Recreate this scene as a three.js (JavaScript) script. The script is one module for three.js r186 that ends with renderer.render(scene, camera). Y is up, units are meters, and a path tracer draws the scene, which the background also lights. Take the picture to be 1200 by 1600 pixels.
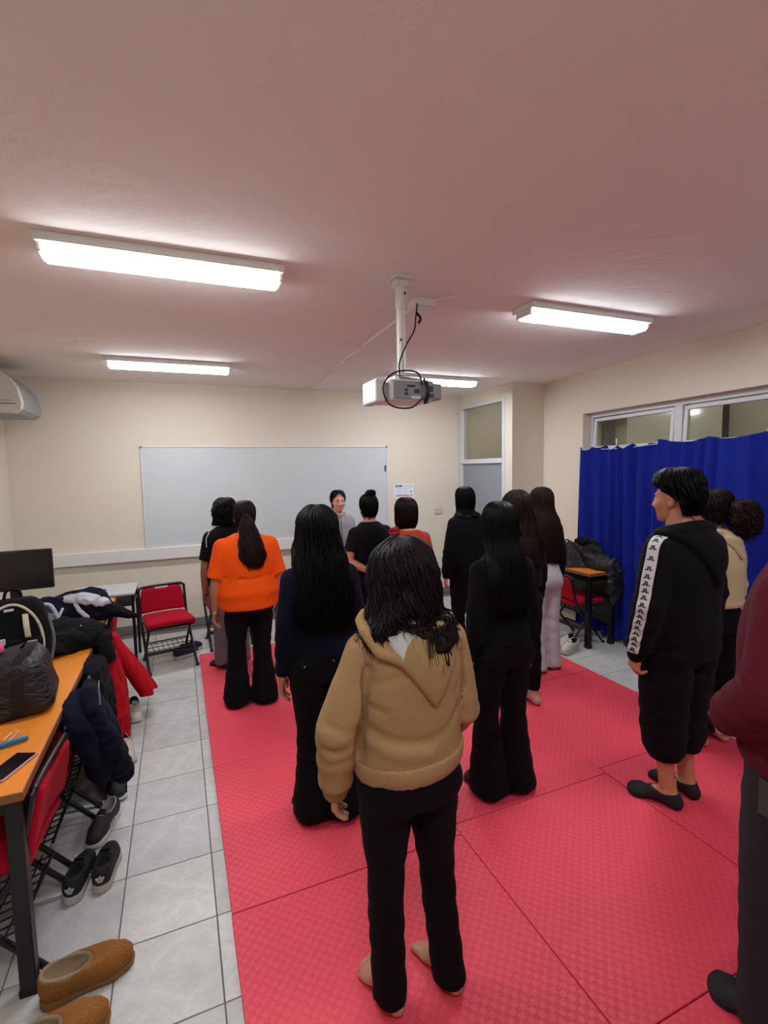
import * as THREE from 'three';
import { RoundedBoxGeometry } from 'three/addons/geometries/RoundedBoxGeometry.js';
import { mergeGeometries, mergeVertices } from 'three/addons/utils/BufferGeometryUtils.js';
import { ImprovedNoise } from 'three/addons/math/ImprovedNoise.js';
import { RectAreaLightUniformsLib } from 'three/addons/lights/RectAreaLightUniformsLib.js';

// ---------------------------------------------------------------- camera, light, exposure
const scene = new THREE.Scene();
const camera = new THREE.PerspectiveCamera(92.2, 1200 / 1600, 0.05, 60);
camera.position.set(0, 1.8, 0);
camera.up.set(0.0508, 0.996, -0.0728);
camera.lookAt(0.38392, 1.8 - 0.08679, -0.91928);
const renderer = new THREE.WebGLRenderer({ antialias: true });
renderer.toneMapping = THREE.LinearToneMapping;
renderer.toneMappingExposure = 1.53;
renderer.shadowMap.enabled = true;
RectAreaLightUniformsLib.init();
scene.background = new THREE.Color(0x05060a);
const LAMP_LIGHT = 29, LAMP_GLOW = 16;          // ceiling fixtures: area light, glow of the diffuser
const LAMP_COLOR = 0xf2f7ff;
const CEIL = 2.8, FRONT = -6.1, LEFT = -1.58, BACK = 1.7;

// ---------------------------------------------------------------- helpers
function rng(seed) { let a = seed >>> 0; return () => { a = (a + 0x6D2B79F5) >>> 0; let t = a; t = Math.imul(t ^ (t >>> 15), t | 1); t ^= t + Math.imul(t ^ (t >>> 7), t | 61); return ((t ^ (t >>> 14)) >>> 0) / 4294967296; }; }
const noiseGen = new ImprovedNoise();
const N3 = (x, y, z) => noiseGen.noise(x, y, z);
const clamp = (v, a, b) => v < a ? a : v > b ? b : v;
const mix = (a, b, t) => a + (b - a) * t;
const V = (x, y, z) => new THREE.Vector3(x, y, z);
const taken = new Map();
function numbered(n) { const k = taken.get(n) || 0; taken.set(n, k + 1); return k ? n + '_' + String(k).padStart(3, '0') : n; }
function obj(name, geo, mat, parent = scene) {
  if (Array.isArray(geo)) geo = join(geo);
  const m = new THREE.Mesh(geo, mat);
  m.name = parent === scene ? numbered(name) : name;
  m.castShadow = m.receiveShadow = true;
  parent.add(m); return m;
}
function join(list) {
  const out = list.filter(Boolean).map(g => {
    const c = g.index ? g.toNonIndexed() : g.clone();
    for (const k of Object.keys(c.attributes)) if (!['position', 'normal', 'uv'].includes(k)) c.deleteAttribute(k);
    if (!c.attributes.uv) c.setAttribute('uv', new THREE.BufferAttribute(new Float32Array(c.attributes.position.count * 2), 2));
    if (!c.attributes.normal) c.computeVertexNormals();
    return c;
  });
  return mergeGeometries(out, false);
}
function thing(name, label, category, [x, y, z] = [0, 0, 0], turn = 0, group) {
  const o = new THREE.Group(); o.name = numbered(name); scene.add(o);
  o.position.set(x, y, z); o.rotation.y = turn; o.userData = { label, category };
  if (group) o.userData.group = group;
  return o;
}
function tag(o, label, category, group) { o.userData.label = label; o.userData.category = category; if (group) o.userData.group = group; return o; }
function struct(name, geo, mat, parent = scene, label, category) {
  const o = obj(name, geo, mat, parent);
  if (parent === scene) { o.userData.kind = 'structure'; if (label) o.userData.label = label; if (category) o.userData.category = category; }
  return o;
}
// geometry builders; uvs in metres
function boxUV(g) {
  g = g.index ? g.toNonIndexed() : g; if (!g.attributes.normal) g.computeVertexNormals();
  const p = g.attributes.position, uv = new Float32Array(p.count * 2);
  for (let i = 0; i < p.count; i += 3) {
    const a = V(0, 0, 0).fromBufferAttribute(p, i), b = V(0, 0, 0).fromBufferAttribute(p, i + 1), c = V(0, 0, 0).fromBufferAttribute(p, i + 2);
    const n = b.clone().sub(a).cross(c.clone().sub(a)); const ax = Math.abs(n.x), ay = Math.abs(n.y), az = Math.abs(n.z);
    [a, b, c].forEach((q, j) => {
      const [u, v] = ay >= ax && ay >= az ? [q.x, -q.z] : ax >= az ? [q.z, q.y] : [q.x, q.y];
      uv[(i + j) * 2] = u; uv[(i + j) * 2 + 1] = v;
    });
  }
  g.setAttribute('uv', new THREE.BufferAttribute(uv, 2)); return g;
}
function box(x0, x1, y0, y1, z0, z1, r = 0) {
  const w = x1 - x0, h = y1 - y0, d = z1 - z0;
  const g = r > 0 ? new RoundedBoxGeometry(w, h, d, 2, Math.min(r, w / 2.01, h / 2.01, d / 2.01)) : new THREE.BoxGeometry(w, h, d);
  g.translate((x0 + x1) / 2, (y0 + y1) / 2, (z0 + z1) / 2);
  return boxUV(g);
}
function bar(a, b, w, h = w, r = 0.004) {          // square bar between two points
  const A = V(...a), B = V(...b), L = A.distanceTo(B);
  const g = new RoundedBoxGeometry(w, L, h, 1, Math.min(r, w / 2.1, h / 2.1));
  g.applyQuaternion(new THREE.Quaternion().setFromUnitVectors(V(0, 1, 0), B.clone().sub(A).normalize()));
  g.translate((A.x + B.x) / 2, (A.y + B.y) / 2, (A.z + B.z) / 2); return g;
}
function tube(pts, r, seg = 0, sides = 8, tension = 0.5, closed = false) {
  const c = new THREE.CatmullRomCurve3(pts.map(p => V(...p)), closed, 'catmullrom', tension);
  const g = new THREE.TubeGeometry(c, seg || pts.length * 6, r, sides, closed);
  if (closed) return g;
  const caps = [0, 1].map(t => { const s = new THREE.SphereGeometry(r, sides, 4); const p = c.getPointAt(t); s.translate(p.x, p.y, p.z); return s; });
  return join([g, ...caps]);
}
function cyl(x, y0, y1, z, r0, r1 = r0, n = 24) { const g = new THREE.CylinderGeometry(r1, r0, y1 - y0, n); g.translate(x, (y0 + y1) / 2, z); return g; }
function extrude(pts, depth, bevel = 0) {           // xy polygon, extruded along +z
  const s = new THREE.Shape(pts.map(p => new THREE.Vector2(p[0], p[1])));
  return new THREE.ExtrudeGeometry(s, { depth, bevelEnabled: bevel > 0, bevelSize: bevel, bevelThickness: bevel, bevelSegments: 2, curveSegments: 8 });
}
function sheet(fn, nu, nv, th) {                    // parametric cloth sheet with thickness: fn(u,v) -> [x,y,z]
  const P = [], idx = [], uv = []; const W = nu + 1;
  for (let j = 0; j <= nv; j++) for (let i = 0; i <= nu; i++) P.push(V(...fn(i / nu, j / nv)));
  const nor = P.map((p, k) => {
    const i = k % W, j = (k - i) / W;
    const a = P[j * W + Math.max(0, i - 1)], b = P[j * W + Math.min(nu, i + 1)], c = P[Math.max(0, j - 1) * W + i], d = P[Math.min(nv, j + 1) * W + i];
    return b.clone().sub(a).cross(d.clone().sub(c)).normalize();
  });
  const pos = []; const n = P.length;
  for (const s of [0.5, -0.5]) P.forEach((p, k) => { const q = p.clone().addScaledVector(nor[k], s * th); pos.push(q.x, q.y, q.z); uv.push((k % W) / nu, 1 - Math.floor(k / W) / nv); });
  const quad = (a, b, c, d) => idx.push(a, b, c, a, c, d);
  for (let j = 0; j < nv; j++) for (let i = 0; i < nu; i++) { const a = j * W + i; quad(a, a + 1, a + 1 + W, a + W); quad(n + a, n + a + W, n + a + 1 + W, n + a + 1); }
  for (let i = 0; i < nu; i++) { quad(i, n + i, n + i + 1, i + 1); const a = nv * W + i; quad(a, a + 1, n + a + 1, n + a); }
  for (let j = 0; j < nv; j++) { const a = j * W; quad(a, a + W, n + a + W, n + a); const b = j * W + nu; quad(b, n + b, n + b + W, b + W); }
  const g = new THREE.BufferGeometry();
  g.setAttribute('position', new THREE.Float32BufferAttribute(pos, 3)); g.setAttribute('uv', new THREE.Float32BufferAttribute(uv, 2)); g.setIndex(idx); g.computeVertexNormals(); return g;
}
// ---------------------------------------------------------------- distance fields and their mesher
const smin = (a, b, k) => { const h = Math.max(k - Math.abs(a - b), 0) / k; return Math.min(a, b) - h * h * k * 0.25; };
const smax = (a, b, k) => -smin(-a, -b, k);
function chain(pts) {                               // tapered capsules along [x,y,z,r] points
  const S = [];
  for (let i = 0; i + 1 < pts.length; i++) { const a = pts[i], b = pts[i + 1], dx = b[0] - a[0], dy = b[1] - a[1], dz = b[2] - a[2]; S.push([a[0], a[1], a[2], a[3], dx, dy, dz, 1 / (dx * dx + dy * dy + dz * dz + 1e-12), b[3] - a[3]]); }
  return (x, y, z) => {
    let m = 1e9;
    for (let i = 0; i < S.length; i++) { const s = S[i]; const px = x - s[0], py = y - s[1], pz = z - s[2]; let t = (px * s[4] + py * s[5] + pz * s[6]) * s[7]; t = t < 0 ? 0 : t > 1 ? 1 : t; const ex = px - t * s[4], ey = py - t * s[5], ez = pz - t * s[6]; const d = Math.sqrt(ex * ex + ey * ey + ez * ez) - s[3] - t * s[8]; if (d < m) m = d; }
    return m;
  };
}
function ell(cx, cy, cz, a, b, c) { const mn = Math.min(a, b, c); return (x, y, z) => { const dx = (x - cx) / a, dy = (y - cy) / b, dz = (z - cz) / c; const k = Math.sqrt(dx * dx + dy * dy + dz * dz); const g = Math.sqrt((dx / a) ** 2 + (dy / b) ** 2 + (dz / c) ** 2); return g < 1e-6 ? -mn : k * (k - 1) / g; }; }
function rbox(cx, cy, cz, a, b, c, r) { return (x, y, z) => { const dx = Math.abs(x - cx) - a + r, dy = Math.abs(y - cy) - b + r, dz = Math.abs(z - cz) - c + r; return Math.sqrt(Math.max(dx, 0) ** 2 + Math.max(dy, 0) ** 2 + Math.max(dz, 0) ** 2) + Math.min(Math.max(dx, dy, dz), 0) - r; }; }
function ringTube(rings, n = 96) {                  // rings [y, rx, rz, cx, cz] from high to low y; elliptical tube
  const R = [...rings].sort((a, b) => a[0] - b[0]); const y0 = R[0][0], y1 = R[R.length - 1][0]; const T = [];
  const cr = (p0, p1, p2, p3, t) => 0.5 * (2 * p1 + (p2 - p0) * t + (2 * p0 - 5 * p1 + 4 * p2 - p3) * t * t + (3 * p1 - p0 - 3 * p2 + p3) * t * t * t);
  for (let i = 0; i <= n; i++) {
    const y = mix(y0, y1, i / n); let k = 0; while (k < R.length - 2 && y > R[k + 1][0]) k++;
    const t = clamp((y - R[k][0]) / (R[k + 1][0] - R[k][0]), 0, 1); const A = R[Math.max(0, k - 1)], B = R[k], C = R[k + 1], D = R[Math.min(R.length - 1, k + 2)];
    T.push([1, 2, 3, 4].map(j => cr(A[j] || 0, B[j] || 0, C[j] || 0, D[j] || 0, t)));
  }
  return (x, y, z) => {
    let t = (y - y0) / (y1 - y0) * n; t = t < 0 ? 0 : t > n - 1e-6 ? n - 1e-6 : t; const i = Math.floor(t), f = t - i; const A = T[i], B = T[i + 1];
    const rx = A[0] + (B[0] - A[0]) * f, rz = A[1] + (B[1] - A[1]) * f, dx = (x - A[2] - (B[2] - A[2]) * f) / rx, dz = (z - A[3] - (B[3] - A[3]) * f) / rz;
    const k = Math.sqrt(dx * dx + dz * dz), g = Math.sqrt((dx / rx) ** 2 + (dz / rz) ** 2); const d = g < 1e-6 ? -Math.min(rx, rz) : k * (k - 1) / g;
    const dy = Math.max(y0 - y, y - y1);
    return dy > 0 ? (d > 0 ? Math.sqrt(d * d + dy * dy) : dy) : Math.max(d, dy);
  };
}
function surf(f, mn, mx, cell) {                    // surface nets
  const nx = Math.ceil((mx[0] - mn[0]) / cell) + 2, ny = Math.ceil((mx[1] - mn[1]) / cell) + 2, nz = Math.ceil((mx[2] - mn[2]) / cell) + 2;
  const v = new Float32Array(nx * ny * nz).fill(1), id = (i, j, k) => (k * ny + j) * nx + i; const B = 4;
  for (let k = 0; k < nz; k += B) for (let j = 0; j < ny; j += B) for (let i = 0; i < nx; i += B) {
    const c = f(mn[0] + (i + 1.5) * cell, mn[1] + (j + 1.5) * cell, mn[2] + (k + 1.5) * cell), far = Math.abs(c) > cell * B * 1.7;
    for (let c2 = k; c2 < Math.min(k + B, nz); c2++) for (let b = j; b < Math.min(j + B, ny); b++) for (let a = i; a < Math.min(i + B, nx); a++) v[id(a, b, c2)] = far ? c : f(mn[0] + a * cell, mn[1] + b * cell, mn[2] + c2 * cell);
  }
  const vi = new Int32Array(nx * ny * nz).fill(-1), pos = []; let cnt = 0;
  const off = [[0, 0, 0], [1, 0, 0], [0, 1, 0], [1, 1, 0], [0, 0, 1], [1, 0, 1], [0, 1, 1], [1, 1, 1]], ed = [[0, 1], [2, 3], [4, 5], [6, 7], [0, 2], [1, 3], [4, 6], [5, 7], [0, 4], [1, 5], [2, 6], [3, 7]];
  const q = new Float32Array(8);
  for (let k = 0; k < nz - 1; k++) for (let j = 0; j < ny - 1; j++) for (let i = 0; i < nx - 1; i++) {
    let m = 0; for (let c = 0; c < 8; c++) { const o = off[c]; q[c] = v[id(i + o[0], j + o[1], k + o[2])]; if (q[c] < 0) m++; }
    if (m === 0 || m === 8) continue;
    let sx = 0, sy = 0, sz = 0, n = 0;
    for (const [a, b] of ed) { if ((q[a] < 0) === (q[b] < 0)) continue; const t = q[a] / (q[a] - q[b]), A = off[a], C = off[b]; sx += A[0] + t * (C[0] - A[0]); sy += A[1] + t * (C[1] - A[1]); sz += A[2] + t * (C[2] - A[2]); n++; }
    pos.push(mn[0] + (i + sx / n) * cell, mn[1] + (j + sy / n) * cell, mn[2] + (k + sz / n) * cell); vi[id(i, j, k)] = cnt++;
  }
  const idx = [];
  const face = (a, b, c, d, flip) => { if (a < 0 || b < 0 || c < 0 || d < 0) return; if (flip) idx.push(a, c, b, a, d, c); else idx.push(a, b, c, a, c, d); };
  for (let k = 1; k < nz - 1; k++) for (let j = 1; j < ny - 1; j++) for (let i = 1; i < nx - 1; i++) {
    const s = v[id(i, j, k)] < 0;
    if (s !== v[id(i + 1, j, k)] < 0) face(vi[id(i, j - 1, k - 1)], vi[id(i, j, k - 1)], vi[id(i, j, k)], vi[id(i, j - 1, k)], !s);
    if (s !== v[id(i, j + 1, k)] < 0) face(vi[id(i - 1, j, k - 1)], vi[id(i - 1, j, k)], vi[id(i, j, k)], vi[id(i, j, k - 1)], !s);
    if (s !== v[id(i, j, k + 1)] < 0) face(vi[id(i - 1, j - 1, k)], vi[id(i, j - 1, k)], vi[id(i, j, k)], vi[id(i - 1, j, k)], !s);
  }
  const uv = new Float32Array(cnt * 2); const cx = (mn[0] + mx[0]) / 2, cz = (mn[2] + mx[2]) / 2;
  for (let i = 0; i < cnt; i++) { uv[i * 2] = Math.atan2(pos[i * 3] - cx, pos[i * 3 + 2] - cz) * 0.2; uv[i * 2 + 1] = pos[i * 3 + 1]; }
  const g = new THREE.BufferGeometry();
  g.setAttribute('position', new THREE.Float32BufferAttribute(pos, 3)); g.setAttribute('uv', new THREE.BufferAttribute(uv, 2)); g.setIndex(idx); g.computeVertexNormals();
  return g;
}
// distance to a polyline, for folds and seams
function polyDist(pts) { return chain(pts.map(p => [p[0], p[1], p[2], 0])); }
function folded(f, folds) {                         // folds: [points, depth, width]; depth > 0 is a groove
  const L = folds.map(([p, d, w]) => [polyDist(p), d, w]);
  return (x, y, z) => { let s = f(x, y, z); if (s > 0.08 || s < -0.08) return s; for (const [q, d, w] of L) { const e = q(x, y, z) / w; if (e < 3) s += d * Math.exp(-e * e); } return s; };
}
// ---------------------------------------------------------------- textures
function dataTex(n, m, fn, srgb = false) {
  const a = new Uint8Array(n * m * 4);
  for (let j = 0; j < m; j++) for (let i = 0; i < n; i++) { const c = fn(i / n, j / m, i, j); const k = (j * n + i) * 4; const r = Array.isArray(c) ? c : [c, c, c]; a[k] = clamp(r[0] * 255, 0, 255); a[k + 1] = clamp(r[1] * 255, 0, 255); a[k + 2] = clamp(r[2] * 255, 0, 255); a[k + 3] = 255; }
  const t = new THREE.DataTexture(a, n, m); t.wrapS = t.wrapT = THREE.RepeatWrapping; t.magFilter = THREE.LinearFilter; t.minFilter = THREE.LinearMipmapLinearFilter; t.generateMipmaps = true; if (srgb) t.colorSpace = THREE.SRGBColorSpace; t.needsUpdate = true; return t;
}
function tileNoise(u, v, f, seed) {                 // periodic in u and v
  const a = u * Math.PI * 2, b = v * Math.PI * 2, r = f / (2 * Math.PI);
  return N3(Math.cos(a) * r + seed, Math.sin(a) * r + Math.cos(b) * r * 1.3, Math.sin(b) * r * 1.3 - seed);
}
function rep(t, sx, sy = sx) { const c = t.clone(); c.repeat.set(1 / sx, 1 / sy); c.needsUpdate = true; return c; }   // one tile spans sx by sy metres
const rt = rng(7);
const grain = dataTex(256, 256, () => rt());
const texPlaster = dataTex(256, 256, (u, v) => 0.5 + 0.3 * tileNoise(u, v, 9, 3) + 0.2 * tileNoise(u, v, 25, 11) + 0.12 * (rt() - 0.5));
const texCloth = dataTex(256, 256, (u, v, i, j) => 0.5 + 0.22 * Math.sin(i * Math.PI / 2) * Math.cos(j * Math.PI / 2) + 0.3 * tileNoise(u, v, 20, 5) + 0.2 * (rt() - 0.5));
const texFleece = dataTex(256, 256, (u, v) => 0.5 + 0.4 * tileNoise(u, v, 30, 8) + 0.35 * (rt() - 0.5));
const texWrinkle = dataTex(256, 256, (u, v) => { const a = Math.abs(tileNoise(u, v, 7, 2)), b = Math.abs(tileNoise(u, v, 16, 6)); return clamp(0.9 - 1.2 * Math.min(a * 1.6, b * 2 + 0.15), 0, 1); });
const texTile = dataTex(256, 256, (u, v) => { const s = 0.93 + 0.05 * tileNoise(u, v, 5, 1) + 0.04 * tileNoise(u, v, 18, 4) + 0.035 * (rt() - 0.5); return [s, s, s * 0.995]; }, true);
const texMatColor = dataTex(256, 256, (u, v, i, j) => { const c = ((i >> 6) + (j >> 6)) & 1; const s = (c ? 0.975 : 0.935) + 0.03 * tileNoise(u, v, 6, 9) + 0.02 * (rt() - 0.5); return [s, s, s]; }, true);
const texMatBump = dataTex(256, 256, (u, v, i, j) => { const c = ((i >> 6) + (j >> 6)) & 1; const a = (i & 63) / 63, b = (j & 63) / 63; const e = Math.min(a, 1 - a, b, 1 - b); return c ? 0.75 : 0.25 + 0.1 * clamp(e * 6, 0, 1) + 0.05 * (rt() - 0.5); });
const texMatRough = dataTex(256, 256, (u, v, i, j) => { const c = ((i >> 6) + (j >> 6)) & 1; const s = (c ? 0.5 : 0.68) + 0.05 * (rt() - 0.5); return [s, s, s]; });
const texWood = dataTex(256, 256, (u, v) => { const s = 0.95 + 0.03 * tileNoise(u, v, 4, 2) + 0.035 * N3(u * 3, v * 60, 4) + 0.02 * (rt() - 0.5); return [s, s * 0.99, s * 0.97]; }, true);
const texSuede = dataTex(256, 256, (u, v) => { const s = 0.9 + 0.12 * tileNoise(u, v, 8, 5) + 0.1 * (rt() - 0.5); return [s, s * 0.98, s * 0.95]; }, true);
function std(color, rough, o = {}) { return new THREE.MeshStandardMaterial({ color, roughness: rough, ...o }); }
function phys(color, rough, o = {}) { return new THREE.MeshPhysicalMaterial({ color, roughness: rough, ...o }); }
function clothMat(color, o = {}) { const { sheen = 0.25, tex = texCloth, bump = 0.0012, size = 0.12, rough = 0.95, ...r } = o; return phys(color, rough, { sheen, sheenRoughness: 0.6, sheenColor: new THREE.Color(color).lerp(new THREE.Color(0xffffff), 0.25), bumpMap: rep(tex, size), bumpScale: bump, specularIntensity: 0.3, ...r }); }
// ---------------------------------------------------------------- materials of the room
const M = {
  wall: std(0xdcd3c1, 0.9, { bumpMap: rep(texPlaster, 0.9), bumpScale: 0.0012 }),
  ceiling: std(0xf0ede6, 0.95, { bumpMap: rep(texPlaster, 1.3), bumpScale: 0.004 }),
  grout: std(0x6d6a66, 0.95),
  tile: std(0xcfcfca, 0.38, { map: rep(texTile, 0.36), bumpMap: rep(grain, 0.2), bumpScale: 0.0001 }),
  tile2: std(0xc8c8c4, 0.42, { map: rep(texTile, 0.41), bumpMap: rep(grain, 0.2), bumpScale: 0.0001 }),
  tile3: std(0xd4d3cd, 0.36, { map: rep(texTile, 0.33), bumpMap: rep(grain, 0.2), bumpScale: 0.0001 }),
  skirting: std(0x77756f, 0.6),
  white: std(0xd9d9d6, 0.4), plastic: std(0xdedcd6, 0.45), alu: std(0xd2d4d6, 0.38), metal: std(0x9a9c9e, 0.3, { metalness: 0.9 }),
  black: std(0x0a090b, 0.45), blackMatt: std(0x0d0c0e, 0.8), darkGrey: std(0x2b2b2e, 0.6),
  board: phys(0xc8ced0, 0.22, { clearcoat: 0.3, clearcoatRoughness: 0.15 }),
  glass: phys(0xffffff, 0.02, { transmission: 1, thickness: 0, ior: 1.5 }),
  dustyGlass: phys(0xeceae2, 0.08, { transmission: 1, thickness: 0, ior: 1.5 }),
  doorPanel: std(0x8b9299, 0.5),
  mat: phys(0xea4658, 0.6, { map: rep(texMatColor, 0.085), bumpMap: rep(texMatBump, 0.085), bumpScale: 0.0006, roughnessMap: rep(texMatRough, 0.085) }),
  curtain: clothMat(0x142280, { sheen: 0.3, tex: texCloth, bump: 0.0006, size: 0.1 }),
  desk: std(0xe88b2c, 0.42, { map: rep(texWood, 0.7) }), deskEdge: std(0x8a5a34, 0.6, { map: rep(texWood, 0.3) }),
  greyTop: std(0xb9bab8, 0.4), red: clothMat(0xa80f26, { size: 0.06, bump: 0.0008 }),
};
M.mat.roughness = 1;
// ---------------------------------------------------------------- floor of square tiles
{
  const fl = struct('floor', box(LEFT - 0.2, 4.6, -0.2, -0.004, FRONT - 0.2, BACK + 0.2), M.grout, scene, 'pale grey ceramic tile floor around the red mats', 'floor');
  const T = 0.36, J = 0.005, r = rng(21);
  const g = box(-T / 2 + J / 2, T / 2 - J / 2, -0.012, 0, -T / 2 + J / 2, T / 2 - J / 2, 0.0016);
  for (let i = -5; i < 12; i++) for (let j = -12; j < 5; j++) {
    const x0 = 0.06 + i * T, z0 = -1.99 + j * T, cx = x0 + T / 2, cz = z0 - T / 2;
    if (cx < LEFT + 0.02 || cx > 4.25 || cz < FRONT + 0.02 || cz > 0.2) continue;
    if (x0 > 0.12 && x0 + T < 3.2 && cz > -4.9) continue;      // wholly under the mats
    const t = obj('tile', g, [M.tile, M.tile2, M.tile3][Math.floor(r() * 3)], fl);
    t.position.set(cx, (r() - 0.5) * 0.0006, cz); t.rotation.y = Math.floor(r() * 4) * Math.PI / 2;
  }
}
// ---------------------------------------------------------------- walls and ceiling
struct('ceiling', box(LEFT - 0.2, 4.8, CEIL, CEIL + 0.2, FRONT - 0.2, BACK + 0.2), M.ceiling, scene, 'smooth plaster ceiling with four strip lights', 'ceiling');
struct('wall_front', box(LEFT - 0.2, 6.2, -0.2, CEIL, FRONT - 0.2, FRONT), M.wall, scene, 'cream front wall behind the whiteboard', 'wall');
struct('wall_left', box(LEFT - 0.2, LEFT, -0.2, CEIL, FRONT, BACK), M.wall, scene, 'cream wall on the left with the air conditioner', 'wall');
struct('wall_back', box(LEFT - 0.2, 4.8, -0.2, CEIL, BACK, BACK + 0.2), M.wall, scene, 'cream back wall', 'wall');
struct('baseboard_front', box(LEFT, 3.7, 0, 0.1, FRONT, FRONT + 0.014, 0.003), M.skirting, scene, 'grey skirting along the front wall', 'skirting');
struct('baseboard_left', box(LEFT, LEFT + 0.014, 0, 0.1, FRONT + 0.014, BACK, 0.003), M.skirting, scene, 'grey skirting along the left wall', 'skirting');
// door wall (x = 3.73) and the return beside it
const DW = 3.73;
struct('wall_door', [box(DW, DW + 0.15, 2.66, CEIL, FRONT, -4.9), box(DW, DW + 0.15, -0.2, 2.66, -5.04, -4.9), box(DW + 0.15, 4.45, -0.2, CEIL, -5.05, -4.9)], M.wall, scene, 'cream pier to the right of the door', 'wall');
// right wall, slightly splayed; local frame: x along the wall towards the camera, z out of the room
const RW = new THREE.Group(); const RA = V(4.2, 0, -4.9), RB = V(3.80, 0, 0.0);
const rwDir = RB.clone().sub(RA).normalize(); const rwAng = Math.atan2(-rwDir.z, rwDir.x);
function rightFrame(o) { o.position.copy(RA); o.rotation.y = rwAng; return o; }   // local +x along the wall, local -z into the room? set below
const W0 = 0.70, W1 = 4.6, WT = 2.36, WB = 0.86;          // window opening along the wall
const outSign = (() => { const z = V(0, 0, 1).applyAxisAngle(V(0, 1, 0), rwAng); return z.x > 0 ? 1 : -1; })();
const zo = v => v * outSign;                              // distance outwards from the room face
function wbox(x0, x1, y0, y1, d0, d1, r = 0) { const a = zo(d0), b = zo(d1); return box(x0, x1, y0, y1, Math.min(a, b), Math.max(a, b), r); }
rightFrame(struct('wall_right', [wbox(-0.2, W0, -0.2, CEIL, 0, 0.25), wbox(W0, W1, WT, CEIL, 0, 0.25), wbox(W0, W1, -0.2, WB, 0, 0.25), wbox(W1, 6.9, -0.2, CEIL, 0, 0.25)], M.wall, scene, 'cream wall on the right above the blue curtain', 'wall'));
{
  const w = rightFrame(struct('window_1', [wbox(W0, W1, WT - 0.045, WT, 0.09, 0.17, 0.004), wbox(W0, W1, WB, WB + 0.05, 0.09, 0.17, 0.004), wbox(W0, W0 + 0.05, WB + 0.05, WT - 0.045, 0.09, 0.17, 0.004), wbox(W1 - 0.05, W1, WB + 0.05, WT - 0.045, 0.09, 0.17, 0.004)], M.alu, scene, 'white aluminium window above the blue curtain', 'window'));
  const TR = 1.93;
  obj('transom_rail', wbox(W0 + 0.05, W1 - 0.05, TR - 0.03, TR + 0.03, 0.09, 0.17, 0.004), M.alu, w);
  const bays = [[W0 + 0.05, 1.78], [1.86, 3.1], [3.18, W1 - 0.05]];
  bays.forEach(([a, b], i) => {
    if (i < 2) obj('mullion', wbox(b, b + 0.08, WB + 0.05, WT - 0.045, 0.085, 0.17, 0.004), M.alu, w);
    // hopper sash tilted open at the top
    const s = new THREE.Group(); const y0 = TR + 0.035, y1 = WT - 0.055, h = y1 - y0, fw = 0.035;
    const sash = obj('sash_frame', [wbox(a + 0.01, b - 0.01, 0, fw, -0.018, 0.018, 0.004), wbox(a + 0.01, b - 0.01, h - fw, h, -0.018, 0.018, 0.004), wbox(a + 0.01, a + 0.01 + fw, fw, h - fw, -0.018, 0.018, 0.004), wbox(b - 0.01 - fw, b - 0.01, fw, h - fw, -0.018, 0.018, 0.004)], M.alu, w);
    sash.position.set(0, y0, zo(0.1)); sash.rotation.x = outSign * 0.06;
    obj('pane', wbox(a + 0.045, b - 0.045, fw, h - fw, -0.003, 0.003), M.dustyGlass, sash);
    const c = i === 0 ? (a + b) / 2 - 0.14 : a + 0.72;
    obj('latch', [bar([c, 0.02, zo(-0.03)], [c + (i ? 0.05 : 0.0), 0.1, zo(-0.045)], 0.016, 0.012), wbox(c - 0.02, c + 0.02, 0.005, 0.03, -0.035, -0.018, 0.003)], M.plastic, sash);
    obj('lower_pane', wbox(a, b, WB + 0.05, TR - 0.03, 0.127, 0.133), M.dustyGlass, w);
  });
}
// night-lit passage outside the window
M.outside = std(0xa8a596, 0.95, { bumpMap: rep(texPlaster, 0.8), bumpScale: 0.006 });
rightFrame(struct('wall_passage', [wbox(-0.9, 6.9, -0.2, 3.4, 2.0, 2.2), wbox(-0.9, 6.9, 3.4, 3.6, 0.0, 2.2), wbox(-0.9, 6.9, -0.25, -0.2, 0.0, 2.2), wbox(-1.05, -0.9, -0.2, 3.4, 0.25, 2.2), wbox(6.9, 7.05, -0.2, 3.4, 0.25, 2.2), wbox(2.0, 2.18, -0.2, 3.4, 1.86, 2.0), wbox(-0.9, 6.9, 2.72, 2.8, 1.9, 2.0)], M.outside, scene, 'dim plastered wall seen through the window panes', 'wall'));
{
  const l = rightFrame(thing('passage_lamp', 'bulkhead lamp in the passage outside the window', 'lamp'));
  l.position.copy(RA).add(V(2.3, 3.36, zo(1.1)).applyAxisAngle(V(0, 1, 0), rwAng));
  obj('fitting', box(-0.12, 0.12, -0.02, 0.04, -0.12, 0.12, 0.01), M.plastic, l);
  const gl = obj('globe', new THREE.SphereGeometry(0.09, 20, 12), new THREE.MeshStandardMaterial({ color: 0xffffff, emissive: 0xfff4e0, emissiveIntensity: 2 }), l); gl.position.y = -0.06; gl.scale.y = 0.7;
  const p = new THREE.PointLight(0xf1f4f4, 3.4, 0, 2); p.position.set(0, -0.16, 0); p.castShadow = true; p.shadow.radius = 4; l.add(p);
}
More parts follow.
